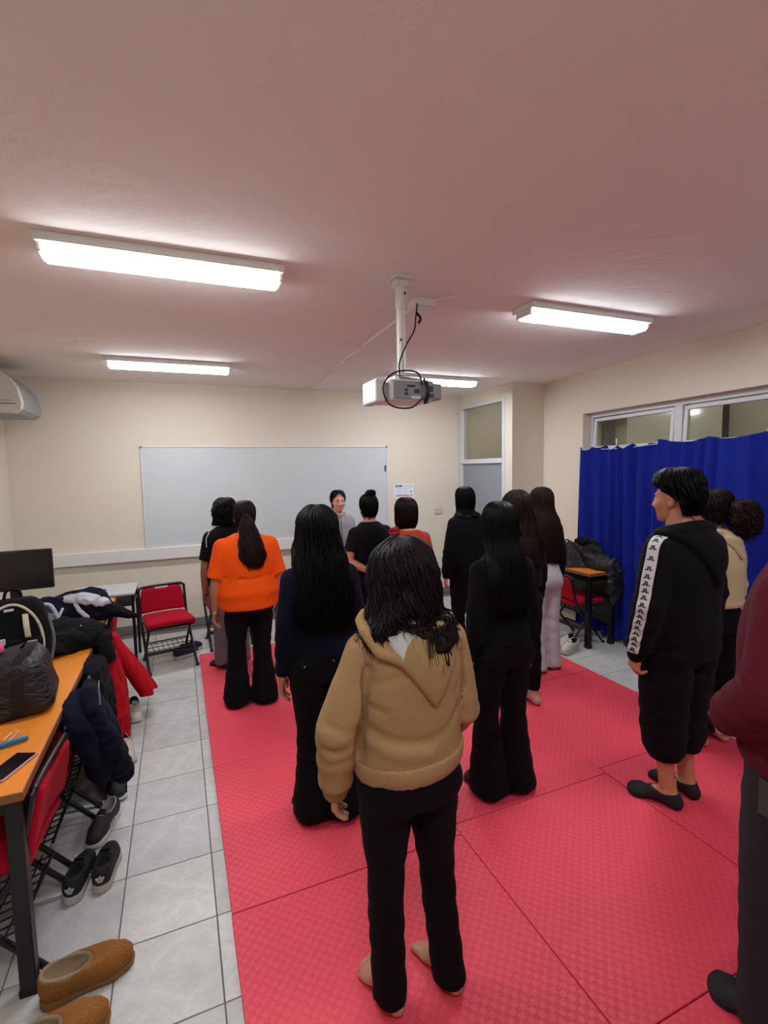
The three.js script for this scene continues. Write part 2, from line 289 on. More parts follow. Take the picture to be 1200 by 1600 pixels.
// ---------------------------------------------------------------- blue curtain
{
  const A = W0 + 0.02, B = 4.5, r = rng(5); const ph = Array.from({ length: 8 }, () => r() * 6.28);
  const pins = []; for (let i = 0; i <= 14; i++) pins.push(r());
  const mk = (a, b, top, gather, seed) => sheet((u, v) => {
    const e = 0.5 + 0.5 * Math.cos(Math.min(u, 1 - u) * 60);
    let x = mix(a, b, u); const s = x * 1.0;
    const pin = pins[Math.floor((u * 6 + seed) % 14)];
    const sag = 0.035 * Math.abs(Math.sin(u * Math.PI * 6)) * (0.4 + pin);
    const y = mix(top - sag - 0.02 * N3(u * 9, seed, 1), 0.03, v);
    const amp = 0.014 + 0.014 * Math.min(1, v * 3);
    let d = amp * Math.sin(s * 44 + 6 * N3(s * 1.9, v * 0.6, seed) + ph[seed]) + 0.02 * Math.sin(s * 9 + ph[seed + 1] + v + 2 * N3(s, 0.5, seed)) + 0.03 * N3(s * 5, v * 1.2, seed + 4);
    x += 0.008 * Math.sin(s * 44 + 1.4) + gather * (v < 0.25 ? (0.25 - v) * (u - 0.5) * -0.1 : 0);
    if (seed === 0) { const q = Math.abs(u - 0.83) ; d -= 0.03 * Math.exp(-(q * q) / 0.004) * Math.exp(-((v - 0.14) ** 2) / 0.006); }
    return [x, y, zo((seed ? -0.085 : -0.055) + d * 1.15)];
  }, 300, 46, 0.002);
  const c1 = rightFrame(thing('curtain', 'blue fabric curtain strung across the far half of the window', 'curtain', [0, 0, 0], 0, 'blue window curtains')); c1.position.copy(RA);
  obj('cloth', mk(A, 1.83, 2.0, 1, 0), M.curtain, c1);
  const c2 = rightFrame(thing('curtain', 'blue fabric curtain across the near half of the window, running out of frame', 'curtain', [0, 0, 0], 0, 'blue window curtains')); c2.position.copy(RA);
  obj('cloth', mk(1.79, B, 2.02, 1, 3), M.curtain, c2);
  for (const c of [c1, c2]) obj('cord', (() => { const [a, b] = c === c1 ? [A, 1.83] : [1.79, B]; return tube([[a, 1.975, zo(-0.045)], [(a + b) / 2, 1.96, zo(-0.045)], [b, 1.985, zo(-0.045)]], 0.003, 20, 6); })(), M.plastic, c);
}
// ---------------------------------------------------------------- door with transom
{
  const z0 = FRONT + 0.02, z1 = -5.04, X0 = DW - 0.01, X1 = DW + 0.09, top = 2.66, mid = 1.88;
  const d = struct('door_1', [box(X0, X1, 0, top, z0, z0 + 0.055, 0.004), box(X0, X1, 0, top, z1 - 0.055, z1, 0.004), box(X0, X1, top - 0.055, top, z0 + 0.055, z1 - 0.055, 0.004)], M.alu, scene, 'grey door with white frame and glazed transom in the right corner', 'door');
  obj('transom_rail', box(X0 - 0.005, X1, mid - 0.03, mid + 0.03, z0 + 0.055, z1 - 0.055, 0.004), M.alu, d);
  obj('pane', box(DW + 0.03, DW + 0.036, mid + 0.03, top - 0.055, z0 + 0.055, z1 - 0.055), M.dustyGlass, d);
  const leaf = obj('door_leaf', box(DW + 0.015, DW + 0.055, 0.01, mid - 0.035, z0 + 0.06, z1 - 0.06, 0.003), M.doorPanel, d);
  obj('handle', [tube([[DW + 0.015, 1.02, z1 - 0.13], [DW - 0.04, 1.02, z1 - 0.13], [DW - 0.045, 1.02, z1 - 0.24]], 0.009, 14, 8), box(DW + 0.005, DW + 0.016, 0.94, 1.1, z1 - 0.155, z1 - 0.105, 0.004)], M.metal, leaf);
  M.hall = std(0xbdbab0, 0.9, { bumpMap: rep(texPlaster, 0.8), bumpScale: 0.002 });
  struct('wall_hall', [box(6.0, 6.2, -0.2, 3.0, FRONT, -3.9), box(DW + 0.15, 6.2, 2.9, 3.1, FRONT, -3.9), box(DW + 0.15, 6.2, -0.2, 0, FRONT, -3.9), box(4.46, 6.2, -0.2, 3.0, -4.05, -3.9), box(5.0, 5.3, 2.35, 2.9, FRONT, -4.05)], M.hall, scene, 'pale hallway seen through the glass over the door', 'wall');
  const hl = thing('hall_lamp', 'small ceiling lamp in the hallway behind the door', 'lamp', [4.5, 2.9, -5.4]);
  obj('fitting', box(-0.1, 0.1, -0.04, 0, -0.1, 0.1, 0.01), M.plastic, hl);
  const gl = obj('globe', new THREE.SphereGeometry(0.07, 20, 12), new THREE.MeshStandardMaterial({ color: 0xffffff, emissive: 0xfff0d8, emissiveIntensity: 2 }), hl); gl.position.y = -0.07; gl.scale.y = 0.6;
  const p = new THREE.PointLight(0xe9eefc, 0.34, 0, 2); p.position.set(0, -0.16, 0); p.castShadow = true; p.shadow.radius = 4; hl.add(p);
}
// ---------------------------------------------------------------- strip lights
{
  const glow = new THREE.MeshStandardMaterial({ color: 0xffffff, emissive: LAMP_COLOR, emissiveIntensity: LAMP_GLOW, roughness: 0.5 });
  const L = [[0.02, -2.57, 'strip light over the left desks, nearest and longest in view'], [0.0, -4.93, 'strip light close to the whiteboard on the left'], [2.55, -2.58, 'strip light in front of the curtained window'], [2.69, -4.9, 'strip light behind the projector, near the door']];
  for (const [x, z, label] of L.concat([[0.02, -0.1, 'strip light overhead behind the camera on the left, out of the picture'], [2.52, -0.1, 'strip light overhead behind the camera on the right, out of the picture']])) {
    const t = thing('strip_light', label, 'ceiling light', [x, CEIL, z], 0, 'ceiling strip lights');
    obj('housing', box(-0.515, 0.515, -0.038, 0, -0.098, 0.098, 0.006), M.plastic, t);
    const prof = [[-0.066, -0.034], [-0.068, -0.056], [-0.052, -0.078], [0.052, -0.078], [0.068, -0.056], [0.066, -0.034]];
    const g = extrude(prof, 0.98, 0.002); g.translate(0, 0, -0.49); g.rotateY(Math.PI / 2);
    obj('diffuser', g, glow, t);
    for (const s of [-1, 1]) obj('end_cap', box(s * 0.501 - 0.01, s * 0.501 + 0.01, -0.072, -0.03, -0.068, 0.068, 0.006), M.plastic, t);
    const a = new THREE.RectAreaLight(LAMP_COLOR, LAMP_LIGHT, 0.97, 0.1); a.position.set(0, -0.084, 0); a.rotation.x = -Math.PI / 2; t.add(a);
  }
}
// ---------------------------------------------------------------- mats
{
  const cols = [[0.112, 1.19, [-5.06, -4.06, -3.035, -1.95, -0.92, 0.12]], [1.19, 2.205, [-5.09, -4.07, -3.06, -2.02, -0.99, 0.05]], [2.205, 3.245, [-4.22, -3.16, -2.07, -1.04, 0.0]]];
  const cn = ['left', 'middle', 'right'], rn = ['first', 'second', 'third', 'fourth', 'fifth'];
  const r = rng(3);
  cols.forEach(([x0, x1, zs], c) => {
    for (let i = 0; i + 1 < zs.length; i++) {
      const dx = (r() - 0.5) * 0.006, gap = 0.0022;
      const m = obj('foam_mat', box(x0 + dx + gap, x1 + dx - gap, 0.0005, 0.02 + (r() - 0.5) * 0.0016, zs[i] + gap, zs[i + 1] - gap, 0.003), M.mat);
      tag(m, `red foam floor mat, ${rn[i]} from the whiteboard in the ${cn[c]} row`, 'mat', 'red foam mats');
    }
  });
}
// ---------------------------------------------------------------- whiteboard, trunking, notice, switch
{
  const w = thing('whiteboard', 'large blank whiteboard on the front wall', 'whiteboard', [1.12, 0.95, FRONT]);
  obj('writing_surface', box(-1.465, 1.465, 0.012, 1.138, 0.001, 0.018), M.board, w);
  obj('frame', [box(-1.48, 1.48, 1.135, 1.15, 0, 0.026, 0.003), box(-1.48, 1.48, 0, 0.015, 0, 0.026, 0.003), box(-1.48, -1.465, 0.015, 1.135, 0, 0.026, 0.003), box(1.465, 1.48, 0.015, 1.135, 0, 0.026, 0.003)], M.alu, w);
  for (const [sx, sy] of [[-1, 0], [1, 0], [-1, 1], [1, 1]]) obj('corner_cap', box(sx * 1.47 - 0.016, sx * 1.47 + 0.016, sy * 1.135 - 0.004, sy * 1.135 + 0.022, 0, 0.029, 0.005), M.metal, w);
  obj('bracket', box(1.435, 1.462, 0.82, 0.9, 0.018, 0.03, 0.004), M.metal, w);
  const t = struct('trim_1', box(LEFT, 1.62, 0.83, 0.965, FRONT, FRONT + 0.055, 0.006), M.plastic, scene, 'white cable trunking running under the whiteboard', 'trunking');
  obj('cover_joint', [box(-0.6, -0.592, 0.828, 0.967, FRONT, FRONT + 0.057), box(0.9, 0.908, 0.828, 0.967, FRONT, FRONT + 0.057)], M.white, t);
  // notice
  const cv = document.createElement('canvas'); cv.width = 256; cv.height = 256; const x = cv.getContext('2d');
  x.fillStyle = '#e6e8ef'; x.fillRect(0, 0, 256, 256); x.fillStyle = '#2f5f95'; x.fillRect(8, 10, 96, 40); x.fillStyle = '#c8d8ea'; x.fillRect(22, 24, 62, 12);
  x.fillStyle = '#8f86c4'; x.fillRect(120, 22, 124, 9); x.fillStyle = '#a9b2cf'; x.fillRect(10, 62, 236, 8);
  x.fillStyle = '#b7bccd'; for (let k = 0; k < 6; k++) { x.fillRect(18, 84 + k * 17, 80, 5); x.fillRect(112, 84 + k * 17, 60, 5); } x.fillStyle = '#8e94a8'; x.fillRect(205, 130, 30, 26);
  x.fillStyle = '#d05f8c'; x.fillRect(16, 196, 180, 24); x.fillStyle = '#9c5b86'; x.fillRect(212, 196, 26, 24); x.fillStyle = '#d8b8c6'; x.fillRect(10, 236, 236, 6);
  const tx = new THREE.CanvasTexture(cv); tx.colorSpace = THREE.SRGBColorSpace;
  const n = thing('notice', 'small printed notice with blue heading taped to the wall', 'notice', [2.85, 1.395, FRONT]);
  obj('sheet', box(-0.15, 0.15, 0, 0.2, 0.001, 0.003), std(0xe9eaef, 0.5), n);
  const pg = new THREE.PlaneGeometry(0.28, 0.185); pg.translate(0, 0.1, 0.0036); obj('print', pg, new THREE.MeshStandardMaterial({ map: tx, roughness: 0.45 }), n);
  const s = thing('light_switch', 'double light switch plate on the front wall by the door', 'switch', [3.38, 1.15, FRONT]);
  obj('plate', box(-0.06, 0.06, 0, 0.08, 0, 0.01, 0.004), std(0xbdb596, 0.5), s);
  for (const k of [-1, 1]) obj('rocker', box(k * 0.025 - 0.018, k * 0.025 + 0.018, 0.018, 0.062, 0.009, 0.014, 0.003), std(0xcfc8ac, 0.45), s);
}
// ---------------------------------------------------------------- air conditioner
{
  const a = thing('air_conditioner', 'white under-ceiling air conditioner in the left corner', 'air conditioner', [LEFT - 0.01, 2.34, -5.05]);
  const prof = [[0.02, 0.0], [0.36, 0.0], [0.4, 0.03], [0.41, 0.08], [0.385, 0.2], [0.34, 0.27], [0.24, 0.35], [0.04, 0.385], [0.02, 0.385]];
  let g = extrude(prof, 0.62, 0.006); g.translate(0, 0, -0.69); obj('body', boxUV(g), std(0x8f9190, 0.45), a);
  g = extrude(prof.map(([x, y]) => [x * 1.015, (y - 0.19) * 1.03 + 0.19]), 0.05, 0.008); g.translate(0, 0, -0.05); obj('end_panel', boxUV(g), std(0xc6c5bf, 0.4), a);
  g = extrude([[0.32, 0.02], [0.402, 0.06], [0.404, 0.09], [0.33, 0.05]], 0.55, 0.002); g.translate(0, 0, -0.66); obj('louvre', g, M.plastic, a);
  obj('badge', box(0.235, 0.275, 0.215, 0.235, 0.005, 0.011, 0.001), M.darkGrey, a);
  obj('panel_groove', [box(0.03, 0.35, 0.088, 0.093, 0.004, 0.0105), box(0.03, 0.38, 0.06, 0.068, 0.004, 0.0105)], std(0x6b6a66, 0.6), a);
  for (const z of [-0.2, -0.55]) obj('hanger', box(0.08, 0.12, 0.37, 0.46, z - 0.02, z + 0.02, 0.003), M.metal, a);
}
// ---------------------------------------------------------------- projector on its ceiling mount
{
  const p = thing('projector', 'white and grey projector hanging from a ceiling pole', 'projector', [1.14, CEIL, -2.45]);
  const mount = obj('mount_pole', [cyl(0, -0.515, -0.02, 0, 0.023, 0.023), cyl(0, -0.16, -0.02, 0, 0.027, 0.027)], M.plastic, p);
  obj('ceiling_plate', [box(-0.055, 0.055, -0.012, 0, -0.06, 0.06, 0.003), box(-0.035, 0.035, -0.045, -0.012, -0.03, 0.03, 0.004)], M.plastic, mount);
  for (const [x, y, z] of [[0.015, -0.08, 0.023], [-0.01, -0.32, 0.021]]) { const q = new THREE.SphereGeometry(0.007, 8, 6); q.translate(x, y, z); obj('screw', q, M.darkGrey, mount); }
  const u = new THREE.Group();
  const grey = std(0x85898c, 0.45), pale = std(0xd6d5d2, 0.4);
  const body = obj('housing', box(-0.13, 0.15, -0.8, -0.69, -0.12, 0.12, 0.014), pale, p);
  obj('rear_panel', box(-0.105, 0.145, -0.792, -0.7, 0.116, 0.126, 0.004), grey, body);
  obj('side_fin', box(-0.21, -0.15, -0.81, -0.69, -0.1, 0.11, 0.012), pale, body);
  obj('side_vent', box(-0.155, -0.125, -0.79, -0.71, -0.09, 0.11, 0.006), grey, body);
  obj('lens_barrel', (() => { const g = cyl(0, -0.05, 0.05, 0, 0.045); g.rotateX(Math.PI / 2); g.translate(0.07, -0.745, -0.12); return g; })(), M.darkGrey, body);
  obj('rear_block', box(0.15, 0.215, -0.785, -0.7, -0.09, 0.1, 0.012), grey, body);
  const sock = []; for (const [x, y, w, h] of [[-0.03, -0.765, 0.02, 0.014], [-0.03, -0.745, 0.02, 0.012], [0.035, -0.75, 0.034, 0.02], [0.0, -0.725, 0.05, 0.012], [0.12, -0.735, 0.04, 0.03], [0.125, -0.77, 0.036, 0.02]]) sock.push(box(x - w / 2, x + w / 2, y - h / 2, y + h / 2, 0.124, 0.13, 0.002));
  obj('socket', sock, M.black, body);
  obj('label_plate', box(0.0, 0.06, -0.79, -0.775, 0.124, 0.129, 0.001), M.plastic, body);
  obj('bracket', [box(-0.07, 0.1, -0.69, -0.66, -0.07, 0.07, 0.006), bar([-0.07, -0.67, 0.06], [0.12, -0.7, 0.1], 0.02, 0.012)], M.metal, p);
  obj('cable', [tube([[0.07, -0.715, 0.13], [0.0, -0.665, 0.19], [-0.12, -0.67, 0.17], [-0.185, -0.74, 0.16], [-0.15, -0.83, 0.17], [-0.04, -0.845, 0.19], [0.04, -0.8, 0.16], [0.075, -0.785, 0.13]], 0.0042, 60, 8),
    tube([[0.075, -0.69, 0.14], [0.085, -0.75, 0.16], [0.078, -0.81, 0.14]], 0.008, 16, 8), tube([[0.095, -0.69, 0.135], [0.1, -0.75, 0.152], [0.095, -0.81, 0.135]], 0.0045, 16, 8)], M.blackMatt, p);
  obj('power_cable', [tube([[-0.02, -0.53, 0.03], [-0.028, -0.45, 0.034], [0.005, -0.36, 0.045], [0.09, -0.25, -0.02], [0.15, -0.15, -0.12], [0.2, -0.055, -0.2], [0.22, -0.03, -0.235]], 0.0042, 60, 8), tube([[0.16, -0.12, -0.13], [0.18, -0.15, -0.12], [0.165, -0.18, -0.11]], 0.007, 10, 8)], M.blackMatt, p);
  for (const c of p.children) if (['housing', 'bracket', 'cable'].includes(c.name)) { c.position.y = 0.15; c.scale.set(0.92, 1, 0.92); }
  const jb = thing('junction_box', 'white surface socket box on the ceiling beside the projector pole', 'socket box', [1.41, CEIL, -2.72], -0.1);
  obj('box_body', box(-0.07, 0.07, -0.045, 0, -0.06, 0.06, 0.005), M.plastic, jb); obj('cover', box(-0.06, 0.06, -0.05, -0.044, -0.05, 0.05, 0.002), M.white, jb);
  const t2 = struct('trim_2', [bar([1.41, CEIL - 0.009, -2.74], [1.53, CEIL - 0.009, FRONT + 0.02], 0.035, 0.018, 0.002), bar([1.28, CEIL - 0.008, -3.84], [1.45, CEIL - 0.008, -3.85], 0.018, 0.016, 0.002), bar([1.41, CEIL - 0.007, -2.7], [1.56, CEIL - 0.007, -2.55], 0.016, 0.012, 0.002)], M.plastic, scene, 'white cable duct crossing the ceiling to the front wall', 'cable duct');
}
// ---------------------------------------------------------------- chairs: local origin on the floor, sitter faces -z
const chairGeo = (() => {
  const G = {};
  const W = 0.205, tb = 0.0125;
  G.side = [-1, 1].map(s => join([tube([[s * W, 0.695, 0.22], [s * W, 0.58, 0.195], [s * W, 0.44, 0.16], [s * W, 0.3, 0.06], [s * W, 0.0, -0.2]], tb, 40, 8)]));
  G.rear = [-1, 1].map(s => join([tube([[s * (W - 0.026), 0.415, -0.19], [s * (W - 0.026), 0.4, -0.13], [s * (W - 0.026), 0.2, 0.06], [s * (W - 0.02), 0.0, 0.24]], tb, 30, 8)]));
  G.cross = join([bar([-W, 0.4, 0.13], [W, 0.4, 0.13], 0.02, 0.014), bar([-W, 0.4, -0.16], [W, 0.4, -0.16], 0.02, 0.014), bar([-W, 0.16, -0.08], [W, 0.16, -0.08], 0.016), tube([[-W, 0.69, 0.22], [-0.15, 0.715, 0.225], [0.15, 0.715, 0.225], [W, 0.69, 0.22]], tb, 24, 8)]);
  const r = [bar([-W, 0.19, 0.14], [W, 0.19, 0.14], 0.012), bar([-W, 0.15, -0.1], [W, 0.15, -0.1], 0.012)];
  for (let i = 0; i < 9; i++) { const x = -0.18 + i * 0.045; r.push(tube([[x, 0.195, 0.14], [x, 0.165, 0.02], [x, 0.155, -0.1]], 0.0035, 8, 6)); }
  for (let i = 0; i < 3; i++) r.push(bar([-W, 0.187 - i * 0.012, 0.1 - i * 0.07], [W, 0.187 - i * 0.012, 0.1 - i * 0.07], 0.007));
  G.rack = join(r);
  G.foot = cyl(0, 0, 0.02, 0, 0.017, 0.015, 12);
  // padded seat and back
  const pad = rbox(0, 0, 0, 0.212, 0.026, 0.205, 0.024);
  G.seat = surf((x, y, z) => { const k = 1 - 0.12 * clamp((z + 0.05) / 0.25, 0, 1); return pad(x / k, y - 0.446 - 0.02 * Math.cos(x * 5) + 0.02 - 0.012 * (-z), z + 0.01) - 0.004 * Math.cos(x * 9) * Math.cos(z * 9); }, [-0.24, 0.38, -0.25], [0.24, 0.52, 0.24], 0.0085);
  const bp = rbox(0, 0, 0, 0.195, 0.115, 0.022, 0.021);
  G.back = surf((x, y, z) => { const zz = z - 0.205 - (y - 0.59) * 0.2 - 0.3 * x * x + 0.008; const k = 1 - 0.1 * clamp((y - 0.59) / 0.115, -0.4, 1); const d = bp(x / k, y - 0.595 + 0.5 * x * x * 0.6, zz); const hole = rbox(0, 0.705, 0.22, 0.06, 0.016, 0.1, 0.014)(x, y, z); return smax(d, -hole, 0.01); }, [-0.24, 0.45, 0.1], [0.24, 0.81, 0.32], 0.0085);
  return G;
})();
const chairFrameMat = std(0x17141a, 0.32, { metalness: 0.2 });
function chair(x, z, turn, label, group) {
  const t = thing('padded_chair', label, 'chair', [x, 0, z], turn, group);
  obj('seat', chairGeo.seat, M.red, t); obj('backrest', chairGeo.back, M.red, t);
  for (const k of [0, 1]) { const s = k ? 1 : -1; const a = obj('leg', chairGeo.side[k], chairFrameMat, t); const f = obj('rubber_foot', chairGeo.foot, M.blackMatt, a); f.position.set(s * 0.205, 0, -0.198); const b = obj('leg', chairGeo.rear[k], chairFrameMat, t); const f2 = obj('rubber_foot', chairGeo.foot, M.blackMatt, b); f2.position.set(s * 0.185, 0, 0.236); }
  obj('crossbar', chairGeo.cross, chairFrameMat, t); obj('wire_rack', chairGeo.rack, chairFrameMat, t);
  return t;
}
chair(-0.15, -4.98, Math.PI + 0.2, 'red padded chair standing alone beside the small grey-topped table');
const CL = 'chairs pushed in along the left desks';
chair(-0.725, -2.19, 1.5, 'red padded chair pushed under the near end of the orange desk, nearest', CL);
chair(-0.72, -2.66, Math.PI / 2 - 0.03, 'red padded chair half covered by the navy jacket', CL);
chair(-0.72, -3.12, Math.PI / 2 + 0.04, 'red padded chair between the navy jacket and the black coat', CL);
chair(-0.74, -3.62, Math.PI / 2, 'red padded chair with the red coat hung over it', CL);
chair(-0.74, -4.3, Math.PI / 2, 'red padded chair at the far end of the left desks', CL);
chair(3.72, -3.86, -Math.PI / 2, 'red padded chair pushed under the desk with the leather handbag');
chair(0.42, -5.35, Math.PI + 0.1, 'black-legged red chair by the front wall, mostly hidden behind the orange t-shirt', undefined);
// ---------------------------------------------------------------- desks
function desk(x0, x1, z0, z1, h, label, group) {
  const t = thing('desk', label, 'desk', [(x0 + x1) / 2, 0, (z0 + z1) / 2], 0, group); const a = (x1 - x0) / 2, b = (z1 - z0) / 2;
  obj('top', box(-a + 0.004, a - 0.004, h - 0.03, h, -b + 0.004, b - 0.004, 0.003), M.desk, t);
  obj('edge_band', [box(-a, -a + 0.006, h - 0.031, h - 0.001, -b, b, 0.002), box(a - 0.006, a, h - 0.031, h - 0.001, -b, b, 0.002), box(-a + 0.006, a - 0.006, h - 0.031, h - 0.001, -b, -b + 0.006, 0.002), box(-a + 0.006, a - 0.006, h - 0.031, h - 0.001, b - 0.006, b, 0.002)], M.deskEdge, t);
  for (const sx of [-1, 1]) for (const sz of [-1, 1]) { const cx = sx * (a - 0.04), cz = sz * (b - 0.05); const l = obj('leg', box(cx - 0.025, cx + 0.025, 0.008, h - 0.03, cz - 0.025, cz + 0.025, 0.006), M.black, t); obj('foot_cap', box(cx - 0.028, cx + 0.028, 0, 0.03, cz - 0.028, cz + 0.028, 0.006), M.blackMatt, l); }
  obj('apron', [box(-a + 0.065, a - 0.065, h - 0.09, h - 0.03, -b + 0.04, -b + 0.06, 0.003), box(-a + 0.065, a - 0.065, h - 0.09, h - 0.03, b - 0.06, b - 0.04, 0.003), box(-a + 0.03, -a + 0.05, h - 0.09, h - 0.03, -b + 0.075, b - 0.075, 0.003)], M.black, t);
  obj('modesty_panel', box(-a + 0.03, -a + 0.045, 0.2, h - 0.09, -b + 0.08, b - 0.08, 0.003).clone().scale(x0 > 0 ? -1 : 1, 1, x0 > 0 ? -1 : 1), M.black, t);
  return t;
}
desk(-1.5, -0.525, -3.44, -1.9, 0.755, 'orange-topped desk in the lower left with the phone and black bag');
desk(-1.5, -0.54, -4.78, -3.455, 0.735, 'orange-topped desk in front of the monitor, heaped with jackets');
desk(3.62, 4.0, -4.7, -3.55, 0.755, 'orange-topped desk by the blue curtain holding the leather handbag');
{ // small grey table
  const t = thing('small_table', 'small grey-topped table with black tube legs by the lone chair', 'table', [-0.68, 0, -5.2]); const h = 0.72;
  obj('top', box(-0.27, 0.27, h - 0.022, h, -0.24, 0.24, 0.006), M.greyTop, t);
  for (const sx of [-1, 1]) for (const sz of [-1, 1]) obj('leg', tube([[sx * 0.25, h - 0.022, sz * 0.22], [sx * 0.25, 0.01, sz * 0.22]], 0.014, 6, 10), chairFrameMat, t);
  obj('rail', [bar([-0.25, h - 0.11, 0.22], [0.25, h - 0.11, 0.22], 0.018), bar([-0.25, h - 0.11, -0.22], [0.25, h - 0.11, -0.22], 0.018), bar([0.25, h - 0.11, -0.22], [0.25, h - 0.11, 0.22], 0.018), bar([0.25, h - 0.03, -0.22], [0.25, h - 0.03, 0.22], 0.02), bar([-0.25, h - 0.11, -0.22], [-0.25, h - 0.11, 0.22], 0.018)], chairFrameMat, t);
  obj('book_tray', box(-0.24, 0.24, h - 0.125, h - 0.118, -0.21, 0.21, 0.002), M.darkGrey, t);
}
{ // monitor
  const t = thing('monitor', 'black computer monitor with stickers standing at the left edge', 'monitor', [-1.17, 0.735, -4.42], 0.03);
  obj('bezel', box(-0.26, 0.26, 0.21, 0.51, -0.02, 0.022, 0.008), M.black, t);
  const sc = obj('screen', box(-0.246, 0.246, 0.235, 0.496, 0.02, 0.0235, 0.001), phys(0x17161a, 0.22), t);
  for (const [x, y, w, h] of [[-0.19, 0.425, 0.05, 0.026], [-0.165, 0.252, 0.03, 0.03], [-0.125, 0.252, 0.022, 0.03]]) obj('sticker', box(x - w / 2, x + w / 2, y - h / 2, y + h / 2, 0.0225, 0.0248), std(0xa9aab0, 0.6), sc);
  obj('brand_strip', box(-0.05, 0.05, 0.499, 0.505, 0.0215, 0.023), std(0x4d4e54, 0.5), t);
  obj('neck', [box(-0.03, 0.03, 0.02, 0.3, -0.045, -0.02, 0.006)], M.black, t);
  obj('base', box(-0.13, 0.13, 0, 0.022, -0.12, 0.11, 0.01), M.black, t);
  obj('cable', tube([[-0.2, 0.24, -0.03], [-0.235, 0.12, 0.0], [-0.17, 0.03, 0.05], [-0.08, 0.03, 0.14]], 0.004, 30, 6), M.blackMatt, t);
  const k = thing('keyboard', 'black keyboard lying on the desk under the monitor', 'keyboard', [-1.16, 0.735, -4.16], 0.05);
  obj('case', box(-0.22, 0.22, 0, 0.02, -0.07, 0.07, 0.006), M.black, k);
  const keys = []; for (let r = 0; r < 5; r++) for (let c = 0; c < 15; c++) keys.push(box(-0.205 + c * 0.0275, -0.183 + c * 0.0275, 0.019, 0.025, -0.058 + r * 0.023, -0.039 + r * 0.023)); obj('keys', keys, M.darkGrey, k);
}
// ---------------------------------------------------------------- shoes: toe towards -z, heel at +z
const shoeGeo = (() => {
  const mk = (o) => {
    const { soleH = 0.03, hole, spine, collar, cut, lin = 0.007, w = 1, tip = 0 } = o;
    const out2 = chain([[0, 0, 0.098, 0.036 * w], [0, 0, 0.02, 0.036 * w], [0.004, 0, -0.055, 0.047 * w], [0.001, 0, -0.088, 0.041 * w]]);
    const a = chain(spine), b = chain(collar), hl = ell(...hole);
    const full = (x, y, z) => smax(smax(smin(a(x, y, z), b(x, y, z), 0.03), soleH - 0.008 - y, 0.003), y - cut(z), 0.006);
    const up = (x, y, z) => smax(full(x, y, z), -(hl(x, y, z) - lin), 0.004);
    const liner = (x, y, z) => Math.max(full(x, y, z) + 0.0015, hl(x, y, z) - lin - 0.001, -hl(x, y, z), y - cut(z) + 0.002);
    const sole = (x, y, z) => smax(out2(x, 0, z) - 0.003, Math.max(0.001 + 0.01 * clamp((-z - 0.09) / 0.04, 0, 1) ** 2 - y, y - soleH - 0.006 * clamp((z - 0.02) * 9, -0.3, 1)), 0.005);
    const mn = [-0.08, -0.005, -0.16], mx = [0.08, 0.15, 0.16];
    return { upper: surf(up, mn, mx, 0.0032), sole: surf(sole, mn, [0.08, 0.055, 0.16], 0.0034), liner: surf(liner, mn, mx, 0.0034), up };
  };
  return {
    sneaker: mk({ hole: [0, 0.1, 0.062, 0.025, 0.055, 0.05], cut: z => 0.098 - 0.012 * Math.cos((z - 0.02) * 32) * clamp((z + 0.02) * 20, 0, 1), spine: [[0, 0.05, 0.098, 0.037], [0.003, 0.05, 0.02, 0.041], [0.004, 0.038, -0.055, 0.045], [0.002, 0.032, -0.09, 0.037]], collar: [[0, 0.085, 0.1, 0.033], [0, 0.082, 0.045, 0.034], [0.001, 0.075, 0.005, 0.031], [0.002, 0.056, -0.035, 0.028]] }),
    slipper: mk({ soleH: 0.022, w: 1.04, lin: 0.01, hole: [0, 0.12, 0.06, 0.037, 0.085, 0.066], cut: z => 0.094 + 0.012 * clamp((z - 0.03) * 12, -0.4, 1), spine: [[0, 0.05, 0.096, 0.041], [0.003, 0.05, 0.02, 0.046], [0.004, 0.043, -0.055, 0.049], [0.002, 0.037, -0.086, 0.042]], collar: [[0, 0.09, 0.095, 0.043], [0, 0.088, 0.045, 0.045], [0.001, 0.07, -0.0, 0.042], [0.002, 0.05, -0.04, 0.04]] }),
  };
})();
const laceG = (() => { const a = []; for (let i = 0; i < 5; i++) { const z = -0.012 - i * 0.014, y = 0.094 - i * 0.0065; a.push(tube([[-0.022, y - 0.004, z], [0.002, y + 0.004, z - 0.004], [0.026, y - 0.004, z]], 0.0028, 8, 5)); } a.push(tube([[0.0, 0.084, -0.01], [0.03, 0.08, 0.0], [0.04, 0.06, 0.005]], 0.0024, 10, 5), tube([[0.0, 0.084, -0.01], [-0.03, 0.082, -0.002], [-0.038, 0.062, 0.0]], 0.0024, 10, 5)); return join(a); })();
const tongueG = (() => { const g = sheet((u, v) => [mix(-0.02, 0.02, u) * (1 - 0.15 * v), 0.085 + 0.03 * v - 0.2 * (u - 0.5) ** 2 * 0.05, -0.02 + 0.03 * v], 6, 6, 0.006); return g; })();
const stripeG = s => { const a = []; for (let i = 0; i < 3; i++) { const z = -0.02 + i * 0.022; a.push(bar([s * 0.046, 0.032, z], [s * 0.034, 0.068, z + 0.022], 0.004, 0.009)); } return join(a); };
